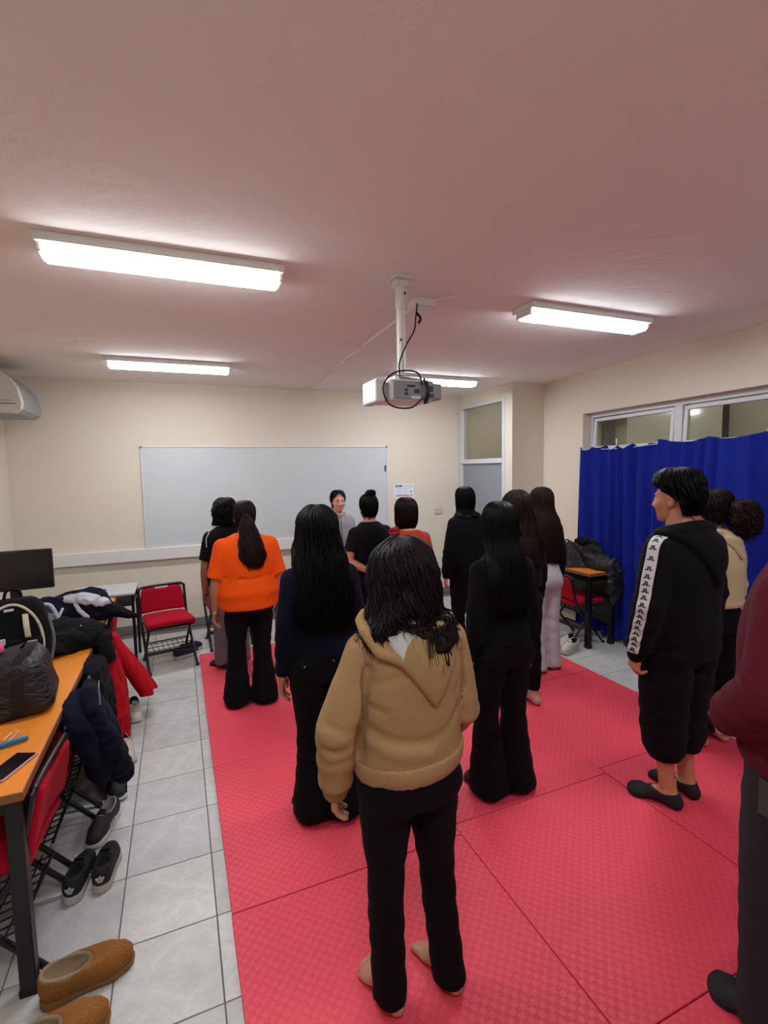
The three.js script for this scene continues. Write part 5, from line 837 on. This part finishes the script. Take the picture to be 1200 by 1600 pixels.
// 1: tan hoodie, nearest
{
  const H = 1.535;
  const hoodSdf = f => hoodOn(f, [[-0.175, 1.315], [0.02, 1.06], [0.185, 1.33]], 0.026, [[-0.11, 1.3, -0.09], [-0.15, 1.3, -0.02], [-0.162, 1.285, 0.055], [-0.138, 1.235, 0.112], [-0.09, 1.218, 0.142], [-0.03, 1.262, 0.15], [0.05, 1.3, 0.135], [0.13, 1.3, 0.06]], [[0.0, 1.17, 0.2], [0.02, 1.075, 0.18]]);
  const P = person({ label: 'person nearest the camera in a tan hoodie and black trousers, wavy hair', at: [0.665, -1.43], h: H, w: 1.02, d: 1.08, hipw: 0.98, skin: 0xb88468, seed: 1, turn: 0.0,
    feet: [[-0.098, 0.035, 0.22], [0.112, 0.055, 0.2]], feetWear: 'bare', hipx: -0.005,
    arms: [{ elbow: [-0.252, 0.985, 0.03], wrist: [-0.246, 0.775, -0.02] }, { elbow: [0.195, 0.965, 0.02], wrist: [0.17, 0.78, -0.12] }],
    top: { name: 'hoodie', mat: K.tan, collide: hoodSdf, collideDepth: 0.022, ease: 0.01, hem: 0.565, hemTilt: 0.05, rings: boxy, sleeve: 0.97, sleeveR: [0.045, 0.043, 0.034], k: 0.012, cell: 0.008, band: [0.052, 0.006], cuffs: 0.14, wrinkle: 0.0035, waistfold: 0.25,
      folds: (() => { const zb = x => 0.014 + 0.148 * Math.sqrt(Math.max(0.02, 1 - (x / 0.19) ** 2)); const L = pts => pts.map(([x, y]) => [x, y, zb(x)]); return [
        [L([[-0.17, 0.995], [-0.12, 0.965], [-0.06, 0.955], [0, 0.957]]), 0.016, 0.013], [L([[-0.17, 0.955], [-0.1, 0.925], [0.0, 0.915]]), -0.012, 0.022],
        [L([[0.0, 0.945], [0.07, 0.965], [0.13, 1.01], [0.165, 1.07]]), 0.008, 0.018], [L([[-0.165, 1.13], [-0.11, 1.155], [-0.07, 1.165]]), 0.009, 0.012], [L([[-0.17, 1.07], [-0.13, 1.05]]), 0.008, 0.012],
        [L([[0.16, 1.12], [0.12, 1.08]]), 0.008, 0.012], [L([[0.165, 1.02], [0.13, 1.0]]), 0.006, 0.012],
        [[[-0.165, 1.18, 0.08], [-0.178, 1.1, 0.07], [-0.186, 1.0, 0.06], [-0.186, 0.9, 0.05]], 0.03, 0.014], [[[0.155, 1.18, 0.08], [0.165, 1.1, 0.07], [0.168, 1.0, 0.06], [0.165, 0.92, 0.05]], 0.022, 0.013],
        [[[-0.3, 1.03, 0.06], [-0.24, 1.0, 0.1], [-0.19, 1.0, 0.08]], 0.006, 0.014], [[[-0.3, 0.95, 0.06], [-0.24, 0.93, 0.09], [-0.19, 0.95, 0.08]], 0.006, 0.013]]; })() },
    pants: { cut: 'flare', mat: K.black, legw: 0.96, cell: 0.01, rings: [[0.5, 0.062, 0.07], [0.42, 0.058, 0.063], [0.3, 0.043, 0.046], [0.2, 0.04, 0.044], [0.1, 0.038, 0.041], [0.02, 0.038, 0.046]] },
    hair: { mat: 'dark', parts: [['hair', [...scalp(0.01), [-0.02, 0.104, 0.115, 0, 0.016, 1.0], [-0.08, 0.119, 0.112, 0, 0.022, 1.1], [-0.13, 0.139, 0.112, 0, 0.028, 1.15], [-0.17, 0.151, 0.112, -0.004, 0.032, 1.2], [-0.205, 0.157, 0.112, -0.004, 0.036, 1.25]], { strands: 420, locks: 90, wave: 0.06, wfreq: 12, seed: 11, tail: 0.03, sway: 0.014, curl: 0.016, flip: 0.012, rad: 0.004, groove: 0.04, th: 0.45, notch: [[-0.42, 0.36, 0.085]] }]] } });
  const hood = hoodSdf(P.topF);
  obj('hood', surf(hood, [-0.26, 1.0, -0.14], [0.26, 1.4, 0.3], 0.007), K.tan, P.g);
  const tri = hoodOn(P.topF, [[-0.155, 1.37], [-0.09, 1.205], [0.06, 1.37]], 0.026);
  obj('hood_lining', surf((x, y, z) => tri(x, y, z - 0.012), [-0.22, 1.18, -0.03], [0.12, 1.4, 0.26], 0.008), K.lining, P.g);
}
// 2: long wavy hair, navy top
person({ label: 'person in a dark navy long-sleeved top with waist-length black hair, left of the tan hoodie', at: [0.645, -2.42], h: 1.58, w: 0.98, armout: 1.02, skin: 0xb5805f, seed: 2, feet: [[-0.075, 0.02, 0.28], [0.07, 0.06, -0.1]], feetWear: 'high',
  top: { name: 'sweater', mat: K.navy, ease: 0.008, hem: 0.54, sleeve: 0.98, sleeveR: [0.037, 0.032, 0.022] },
  pants: { cut: 'flare', mat: K.black, details: (pm, f, H) => { for (const [x, y] of [[-0.12, 0.525], [0.02, 0.535]]) { const p = onSurface(f, [x, y * H, 0], [0, 0, 1], 0.25); const s = new THREE.SphereGeometry(0.005, 8, 6); s.translate(...p); obj('rivet', s, M.metal, pm); } } },
  hair: { parts: [['hair', styles.long(0.33, 1.16, 0.01, 0.03), { strands: 420, locks: 60, wave: 0.035, wfreq: 11, tail: 0.06, sway: 0.014, curl: 0.01 }]] } });
// 3: orange shirt
person({ label: 'person in a bright orange t-shirt with a long dark ponytail', at: [0.46, -3.86], h: 1.55, w: 1.2, d: 1.18, hipw: 1.05, armout: 1.24, armw: 1.15, skin: 0xb4755a, seed: 3, feet: [[-0.115, 0.02, 0.4], [0.09, 0.05, -0.35]], feetWear: 'high',
  top: { name: 't_shirt', mat: K.orange, ease: 0.014, hem: 0.485, rings: boxy.map(r => r[0] < 0.62 ? [r[0], r[1] + 0.008, r[2] + 0.008, r[3]] : r), sleeve: 0.45, sleeveR: [0.045, 0.047, 0.042], wrinkle: 0.006, hemTilt: 0.02, folds: [[[[-0.16, 1.0, 0.1], [0, 0.985, 0.19], [0.16, 1.0, 0.1]], 0.012, 0.014]] },
  pants: { mat: K.black, waist: 0.49, grow: 0.93, legw: 1.14, rings: [[0.5, 0.05, 0.06], [0.42, 0.056, 0.062], [0.3, 0.043, 0.046], [0.2, 0.046, 0.05], [0.1, 0.056, 0.063], [0.015, 0.064, 0.08]] },
  hair: { mat: 'brown', parts: [['hair', styles.tied(), { strands: 160, groove: 0.012, rad: 0.0035 }], ['ponytail', [[0.03, 0.018, 0.016, 0, 0.115], [0.0, 0.036, 0.028, 0, 0.135], [-0.06, 0.056, 0.036, 0.004, 0.15], [-0.14, 0.07, 0.04, 0.014, 0.168], [-0.22, 0.084, 0.042, 0.026, 0.185], [-0.31, 0.084, 0.038, 0.036, 0.192], [-0.38, 0.03, 0.018, 0.034, 0.192]], { closed: true, strands: 160, wave: 0.05, wfreq: 10, tail: 0.03, from: 0.1 }], ['hair_tie', [[0.036, 0.014, 0.013, 0, 0.112], [0.028, 0.024, 0.02, 0, 0.116], [0.014, 0.024, 0.02, 0, 0.121], [0.008, 0.014, 0.012, 0, 0.122]], { closed: true, strands: 0, mat: M.blackMatt }]] } });
// 4: black tee with white piping
{
  const P = person({ label: 'person in a black t-shirt with white piping, half hidden behind the orange shirt', at: [0.385, -4.62], h: 1.53, w: 1.0, armout: 1.08, skin: 0x8f5a42, seed: 4, feet: [[-0.085, 0, 0.5], [0.1, 0, -0.1]], feetWear: 'low', 
    top: { name: 't_shirt', mat: K.black2, ease: 0.014, hem: 0.5, rings: boxy, sleeve: 0.4, sleeveR: [0.04, 0.041, 0.036] }, pants: { cut: 'straight', mat: K.greyPants, legw: 1.05 },
    hair: { parts: [['hair', styles.bob().map(r => [r[0], r[1] * 1.06, r[2] * 1.04, r[3], r[4], r[5]]), { strands: 200, locks: 120, wave: 0.09, wfreq: 20, tail: 0.03, sway: 0.014, curl: 0.02, rad: 0.005, groove: 0.05 }]] } });
  const pip = []; for (let i = 0; i <= 12; i++) { const t = i / 12; pip.push(onSurface(P.topF, [mix(-0.085, -0.165, Math.min(1, t * 1.5)), mix(1.29, 1.12, Math.max(0, t * 1.35 - 0.35)), 0.0], [-0.12, t < 0.45 ? 0.55 : 0.1, 0.8], 0.25).map((v, q) => v + (q === 2 ? 0.001 : 0))); }
  obj('piping', tube(pip, 0.0035, 40, 6), K.whiteBand, P.g);
  const pp = []; for (let i = 0; i <= 10; i++) { const t = i / 10; pp.push(onSurface(P.topF, [mix(-0.07, -0.19, t), mix(1.26, 1.22, t), 0.0], [-0.2, 1, 0.1], 0.25)); } obj('piping', tube(pp, 0.003, 30, 6), K.whiteBand, P.g);
}
// 5: the one facing the class
{
  const P = person({ label: 'person in a grey vest facing the group, standing before the whiteboard', at: [1.62, -5.2], turn: Math.PI, h: 1.55, w: 0.95, skin: 0xc98f72, seed: 5, headYaw: -0.02, feet: [[-0.09, 0, 0.1], [0.09, 0, -0.1]], feetWear: 'low',
    arms: [{ elbow: [-0.185, 0.965, 0.04], wrist: [-0.18, 0.75, -0.05] }, { elbow: [0.185, 0.965, 0.04], wrist: [0.18, 0.75, -0.05] }],
    top: { name: 'vest', mat: K.grey, ease: 0.014, hem: 0.55, rings: boxy, sleeve: 0.36, sleeveR: [0.037, 0.037, 0.034], neck: [0.848, 0.05], wrinkle: 0.008 }, pants: { cut: 'wide', mat: K.greyPants },
    hair: { mat: 'black', parts: [['hair', styles.tied(), { strands: 140, rad: 0.0035, groove: 0.012 }], ['hair_knot', [[0.03, 0.008, 0.01, 0, 0.1], [0.015, 0.032, 0.03, 0, 0.115], [-0.02, 0.04, 0.034, 0, 0.118], [-0.05, 0.03, 0.028, 0, 0.112], [-0.065, 0.008, 0.01, 0, 0.105]], { closed: true, strands: 40 }]] } });
  const q = []; for (let i = 0; i <= 12; i++) q.push(onSurface(P.topF, [0, mix(1.28, 0.86, i / 12), 0], [0, 0.1, -1], 0.25)); obj('zip', tube(q, 0.003, 40, 6), M.darkGrey, P.g);
  const nk = []; for (let i = 0; i <= 14; i++) { const a = mix(-1.35, 1.35, i / 14); nk.push([0.07 * Math.sin(a), 1.325 - 0.035 * Math.cos(a), -0.015 - 0.075 * Math.cos(a)]); } obj('necklace', tube(nk, 0.004, 40, 6), std(0xc2a15a, 0.35, { metalness: 0.8 }), P.g);
  for (const s of [-1, 1]) obj('earring', (() => { const t = new THREE.TorusGeometry(0.012, 0.0025, 8, 18); t.rotateY(Math.PI / 2); t.translate(s * 0.078, -0.048, 0.01); return t.applyMatrix4(P.headM); })(), std(0xc2a15a, 0.35, { metalness: 0.8 }), P.g);
}
// 6: bun, hands behind the back
person({ label: 'person in a black t-shirt with a topknot, hands joined behind the back', at: [1.56, -4.08], h: 1.55, w: 1.0, skin: 0xb97658, seed: 6, headPitch: 0.02, feetWear: 'high', feet: [[-0.1, 0, 0.1], [0.1, 0, -0.1]],
  arms: [{ elbow: [-0.222, 0.985, 0.06], wrist: [-0.06, 0.9, 0.2], roll: 1.2, hand: 'fist' }, { elbow: [0.222, 0.985, 0.06], wrist: [0.07, 0.885, 0.215], roll: -1.2, hand: 'fist' }],
  top: { name: 't_shirt', mat: K.black2, ease: 0.012, hem: 0.52, rings: boxy, sleeve: 0.33, sleeveR: [0.04, 0.04, 0.036], k: 0.025 }, pants: { cut: 'straight', mat: K.navy },
  hair: { parts: [['hair', styles.tied(), { strands: 140, rad: 0.0035, groove: 0.012 }], ['hair_bun', [[0.178, 0.01, 0.01, 0.018, 0.03], [0.165, 0.03, 0.03, 0.018, 0.032], [0.145, 0.038, 0.036, 0.016, 0.034], [0.122, 0.034, 0.034, 0.014, 0.036], [0.1, 0.02, 0.02, 0.012, 0.036]], { closed: true, strands: 60, wave: 0.2, wfreq: 12 }]] } });
// 7: rust top with a knot on the shoulder
{
  const P = person({ label: 'person in a rust-red top with a chin-length bob', at: [1.7, -3.6], h: 1.53, w: 0.98, armout: 1.06, skin: 0xc48a68, seed: 7, feetWear: 'high', feet: [[-0.09, 0, 0.1], [0.09, 0, -0.1]],
    top: { name: 'blouse', mat: K.rust, ease: 0.016, hem: 0.52, rings: boxy.map(r => r[0] > 0.84 ? [r[0], r[1] * 0.9, r[2] * 0.9, r[3]] : r), sleeve: 0.5, sleeveR: [0.041, 0.042, 0.036], neck: [0.838, 0.03], wrinkle: 0.007,
      add: (f) => { const c = ell(-0.15, 1.24, 0.01, 0.075, 0.05, 0.1); return (x, y, z) => smax(f(x, y, z), -c(x, y, z), 0.01); } },
    pants: { cut: 'straight', mat: K.black },
    hair: { mat: 'dark', parts: [['hair', styles.bob(), { strands: 260, groove: 0.012, tail: 0.01, rad: 0.0036 }]] } });
  obj('shoulder_knot', heapGeo([[-0.13, 1.275, 0.04, 0.03, 0.028, 0.028], [-0.11, 1.29, 0.045, 0.02, 0.03, 0.02], [-0.15, 1.285, 0.04, 0.025, 0.018, 0.02]], 0, 4, 0.008, 30, [-0.2, 1.21, -0.02], [-0.06, 1.35, 0.1], 0.0055, 0.02), clothMat(0x8c2430), P.g);
}
// 8: black sweatshirt by the door
person({ label: 'person in a loose black sweatshirt and trousers standing by the door', at: [2.58, -4.12], h: 1.58, w: 1.0, armout: 1.12, skin: 0xb98468, seed: 8, turn: 0.1, feetWear: 'high', feet: [[-0.09, 0, 0.1], [0.09, 0, -0.1]],
  top: { name: 'sweatshirt', mat: K.black2, ease: 0.022, hem: 0.52, rings: boxy, sleeve: 0.97, sleeveR: [0.041, 0.042, 0.031], wrinkle: 0.007, cuffs: 0.1 }, pants: { cut: 'straight', mat: K.black },
  hair: { parts: [['hair', styles.long(0.03, 0.92, 0.0, -0.01), { strands: 200, wave: 0.02, tail: 0.02 }]] } });
// 9: straight black hair, flared trousers
person({ label: 'person in black with straight waist-length hair and wide flared trousers, right of the tan hoodie', at: [1.575, -2.17], h: 1.58, w: 0.94, armout: 0.95, skin: 0xb98468, seed: 9, turn: 0.0, feet: [[-0.085, 0.0, 0.1], [0.09, 0.02, -0.1]], feetWear: 'high',
  top: { name: 'sweater', mat: K.black, ease: 0.008, hem: 0.54, sleeve: 0.98, sleeveR: [0.036, 0.031, 0.022] },
  pants: { cut: 'flare', mat: K.black, rings: [[0.5, 0.062, 0.07], [0.42, 0.055, 0.06], [0.3, 0.042, 0.046], [0.2, 0.048, 0.052], [0.1, 0.058, 0.064], [0.015, 0.066, 0.076]] },
  hair: { parts: [['hair', styles.long(0.33, 0.95, 0.0, 0.03), { strands: 380, wave: 0.0, tail: 0.05, groove: 0.012, sway: 0.005 }]] } });
// 10: brown hair, dark joggers
person({ label: 'barefoot person in dark joggers with loose brown hair, behind the flared trousers', at: [2.31, -2.97], h: 1.58, w: 0.98, armout: 1.0, skin: 0xc39a84, seed: 10, feet: [[-0.1, 0, 0.1], [0.09, 0.08, 0.05]], feetWear: 'bare',
  top: { name: 'sweatshirt', mat: K.black2, ease: 0.012, hem: 0.56, rings: boxy, sleeve: 0.98, sleeveR: [0.039, 0.035, 0.026] }, pants: { cut: 'jogger', mat: K.joggers },
  hair: { mat: 'brown', parts: [['hair', styles.long(0.24, 1.28, 0.012, 0.03), { locks: 60, strands: 340, wave: 0.035, wfreq: 10, tail: 0.04, sway: 0.014, curl: 0.012 }]] } });
// 11: pale sweatpants
person({ label: 'person in pale grey wide trousers with very long dark hair, beside the right desk', at: [2.885, -3.38], h: 1.58, w: 0.96, armout: 0.98, skin: 0xc39a84, seed: 11, feet: [[-0.08, 0.04, 0.1], [0.09, 0.02, -0.1]], feetWear: 'high', sockMat: K.pale,
  top: { name: 'sweater', mat: K.black2, ease: 0.008, hem: 0.59, sleeve: 0.9, sleeveR: [0.037, 0.032, 0.026] }, pants: { cut: 'wide', mat: K.pale, legw: 0.92, wrinkle: 0.0035 },
  hair: { mat: 'brown', parts: [['hair', styles.long(0.36, 1.12, 0.004, 0.035), { strands: 380, wave: 0.012, wfreq: 8, tail: 0.05, sway: 0.01 }]] } });
// 12: young man in black hoodie with a white band down the sleeve
{
  const H = 1.725;
  const P = person({ label: 'person in a black hoodie with a white emblem band down the sleeve', at: [2.315, -1.7], h: H, headDiv: 7.15, w: 1.02, d: 1.05, shw: 1.1, armout: 1.1, skin: 0xb87a5c, seed: 12, turn: 0.06, feet: [[-0.035, 0.0, 0.28], [0.135, -0.01, 0.0]], feetWear: 'low', headYaw: 0.1, neckw: 1.1,
    arms: [{ elbow: [-0.25, 1.1, 0.03], wrist: [-0.245, 0.85, -0.03], hand: 'fist' }, { elbow: [0.25, 1.1, 0.03], wrist: [0.245, 0.85, -0.02] }],
    top: { name: 'hoodie', mat: K.black2, ease: 0.024, hem: 0.475, rings: boxy, sleeve: 0.98, sleeveR: [0.044, 0.043, 0.033], cell: 0.0095, k: 0.025, cuffs: 0.08, wrinkle: 0.006, waistfold: 0.3 },
    pants: { mat: K.black2, waist: 0.56, wrinkle: 0.006, rings: [[0.5, 0.068, 0.075], [0.42, 0.068, 0.072], [0.3, 0.064, 0.066], [0.24, 0.062, 0.064], [0.19, 0.058, 0.06], [0.16, 0.045, 0.047], [0.15, 0.04, 0.042]] },
    hair: { parts: [['hair', [[0.158, 0.012, 0.014, 0, 0.0, 0.01], [0.152, 0.048, 0.06, 0, 0.0, 0.01], [0.13, 0.08, 0.1, 0, 0.004, 0.02], [0.095, 0.093, 0.115, 0, 0.006, 0.15], [0.066, 0.09, 0.113, 0, 0.01, 0.62], [0.04, 0.084, 0.108, 0, 0.018, 1.45], [0.0, 0.078, 0.102, 0, 0.022, 1.98], [-0.04, 0.068, 0.092, 0, 0.024, 2.1], [-0.075, 0.052, 0.078, 0, 0.024, 2.2]], { strands: 300, locks: 80, groove: 0.04, wave: 0.03, wfreq: 9, rad: 0.004, tail: 0.006, from: 0.3, sway: 0.01 }]] } });
  const hood = hoodOn(P.topF, [[-0.17, 1.46], [0.0, 1.19], [0.17, 1.46]], 0.03, [[-0.12, 1.39, -0.07], [-0.15, 1.43, 0.02], [-0.11, 1.455, 0.1], [0.0, 1.455, 0.125], [0.11, 1.455, 0.1], [0.15, 1.43, 0.02], [0.12, 1.39, -0.07]]);
  const ring = chain([[-0.09, 1.385, -0.08, 0.02], [-0.12, 1.44, 0.0, 0.028], [-0.09, 1.468, 0.075, 0.03], [0.0, 1.475, 0.105, 0.032], [0.09, 1.468, 0.075, 0.03], [0.12, 1.44, 0.0, 0.028], [0.09, 1.385, -0.08, 0.02]]);
  obj('hood', surf((x, y, z) => smin(hood(x, y, z), ring(x, y, z) + 0.003 * N3(x * 20, y * 20, z * 20), 0.04), [-0.26, 1.13, -0.13], [0.26, 1.56, 0.3], 0.0085), K.black2, P.g);
  // sleeve band with its row of small emblems
  const A = P.arms[0]; const path = t => { const neckP = [-0.1, 1.395, 0.012]; if (t < 0.22) return mixv(neckP, A.S, t / 0.22); if (t < 0.6) return mixv(A.S, A.E, (t - 0.22) / 0.38); return mixv(A.E, A.W, (t - 0.6) / 0.4 * 0.96); };
  const outD = t => { const k = clamp((t - 0.05) / 0.3, 0, 1); const v = V(-mix(0.25, 1, k), mix(1, 0.06, k), mix(0.1, 0.22, k)).normalize(); return [v.x, v.y, v.z]; };
  const bandPt = (t, u) => { const p = path(t), d = outD(t); const zoff = (u - 0.5) * 0.056; return onSurface(P.topF, [p[0], p[1], p[2] + zoff], d, 0.14); };
  const band = sheet((u, v) => { const p = bandPt(v, u), d = outD(v); return [p[0] + d[0] * 0.0022, p[1] + d[1] * 0.0022, p[2] + d[2] * 0.0022]; }, 8, 90, 0.003);
  const bm = obj('sleeve_band', band, K.whiteBand, P.g);
  const em = []; for (let i = 0; i < 20; i++) { const t = 0.04 + i * 0.049; if (t > 0.985) break; const p = bandPt(t, 0.5), d = outD(t), q = bandPt(Math.min(1, t + 0.012), 0.5);
    const Y = V(p[0] - q[0], p[1] - q[1], p[2] - q[2]).normalize(), Z = V(...d), X = V(0, 0, 0).crossVectors(Y, Z).normalize(); Z.crossVectors(X, Y);
    const parts = []; for (const s of [-1, 1]) { const sp = new THREE.SphereGeometry(0.0042, 8, 6); sp.scale(1, 1, 0.35); sp.translate(s * 0.004, 0.0075, 0); parts.push(sp); const bd = new THREE.SphereGeometry(0.005, 8, 6); bd.scale(0.9, 1.4, 0.25); bd.translate(s * 0.005, -0.001, 0); parts.push(bd); const lg = new THREE.SphereGeometry(0.004, 8, 6); lg.scale(2.1, 0.8, 0.25); lg.translate(s * 0.01, -0.0075, 0); parts.push(lg); }
    const e = join(parts); e.applyMatrix4(new THREE.Matrix4().makeBasis(X, Y, Z).setPosition(p[0] + d[0] * 0.0042, p[1] + d[1] * 0.0042, p[2] + d[2] * 0.0042)); em.push(e); }
  for (const e of em) obj('emblem', e, M.black, bm);
}
// 13: cream hoodie, curly bun
{
  const H = 1.6;
  const P = person({ label: 'person in a short cream hoodie with bushy tied-back hair, behind the banded sleeve', at: [3.06, -2.02], h: H, w: 0.97, d: 1.03, armout: 1.0, skin: 0xb98060, seed: 13, turn: 0.0, feet: [[-0.09, 0, 0.2], [0.09, 0.02, -0.05]], feetWear: 'bare', headPitch: -0.05,
    top: { name: 'hoodie', mat: K.cream, ease: 0.016, hem: 0.585, rings: boxy, sleeve: 0.97, sleeveR: [0.042, 0.04, 0.031], wrinkle: 0.006, waistfold: 0.2, cuffs: 0.1, band: [0.03, 0.0] },
    pants: { cut: 'wide', mat: K.black, legw: 1.0, rings: [[0.5, 0.062, 0.07], [0.42, 0.062, 0.066], [0.29, 0.058, 0.06], [0.12, 0.058, 0.06], [0.07, 0.058, 0.062]] },
    hair: { mat: 'dark', parts: [['hair', styles.tied().map(r => [r[0] + 0.006, r[1] + 0.012, r[2] + 0.012, r[3], r[4], r[5]]), { strands: 240, groove: 0.04, wave: 0.04, wfreq: 18, rad: 0.0045, curl: 0.01 }], ['hair_puff', [[0.075, 0.012, 0.012, 0.05, 0.16], [0.06, 0.055, 0.05, 0.05, 0.165], [0.02, 0.078, 0.07, 0.055, 0.17], [-0.04, 0.082, 0.074, 0.06, 0.172], [-0.09, 0.072, 0.064, 0.064, 0.172], [-0.13, 0.05, 0.044, 0.066, 0.17], [-0.15, 0.015, 0.015, 0.066, 0.17]], { closed: true, strands: 260, wave: 0.16, wfreq: 16, tail: 0.05, curl: 0.034, rad: 0.004, groove: 0.09, mat: hairMats.brown }]] } });
  const hood = hoodOn(P.topF, [[-0.15, 1.385], [0.01, 1.2], [0.15, 1.385]], 0.026, [[-0.13, 1.36, 0.02], [-0.09, 1.37, 0.09], [0.0, 1.35, 0.12], [0.09, 1.37, 0.09], [0.13, 1.36, 0.02]]);
  const hf = folded(hood, [[[[-0.12, 1.34, 0.12], [0.0, 1.28, 0.17], [0.1, 1.3, 0.14]], 0.01, 0.012], [[[-0.1, 1.31, 0.14], [0.0, 1.245, 0.18], [0.08, 1.27, 0.16]], 0.008, 0.011]]);
  obj('hood', surf(hf, [-0.24, 1.14, -0.05], [0.24, 1.44, 0.3], 0.008), K.cream, P.g);
}
// 14: burgundy sweatshirt at the right edge
person({ label: 'person in a burgundy sweatshirt and dark jeans, cut off by the right edge', at: [1.73, -0.82], h: 1.78, w: 1.06, d: 1.1, shw: 1.1, armout: 1.2, skin: 0xb98468, seed: 14, turn: 0.02, headYaw: -0.3, feet: [[-0.1, 0.0, 0.1], [0.11, 0.03, -0.2]], feetWear: 'high',
  arms: [{ elbow: [-0.28, 1.16, 0.05], wrist: [-0.19, 1.0, -0.12], hand: 'fist' }, { elbow: [0.3, 1.07, 0.05], wrist: [0.29, 0.84, -0.04] }],
  top: { name: 'sweatshirt', mat: K.burgundy, ease: 0.028, hem: 0.52, rings: boxy, sleeve: 0.97, sleeveR: [0.05, 0.052, 0.038], wrinkle: 0.004, cuffs: 0.1, k: 0.03, band: [0.05, 0.0] },
  pants: { mat: K.denim, cut: 'wide', wrinkle: 0.003, details: (pm, f, H) => { const g = sheet((u, v) => onSurface(f, [-0.09, mix(0.49, 0.43, v) * H, mix(-0.05, 0.06, u)], [-1, 0, 0.25], 0.25).map((q, i) => q + (i === 0 ? -0.003 : 0)), 8, 8, 0.004); obj('side_pocket', g, K.denimPale, pm); } },
  hair: { mat: 'dark', parts: [['hair', styles.long(0.05, 1.0), { strands: 200 }]] } });
renderer.render(scene, camera);
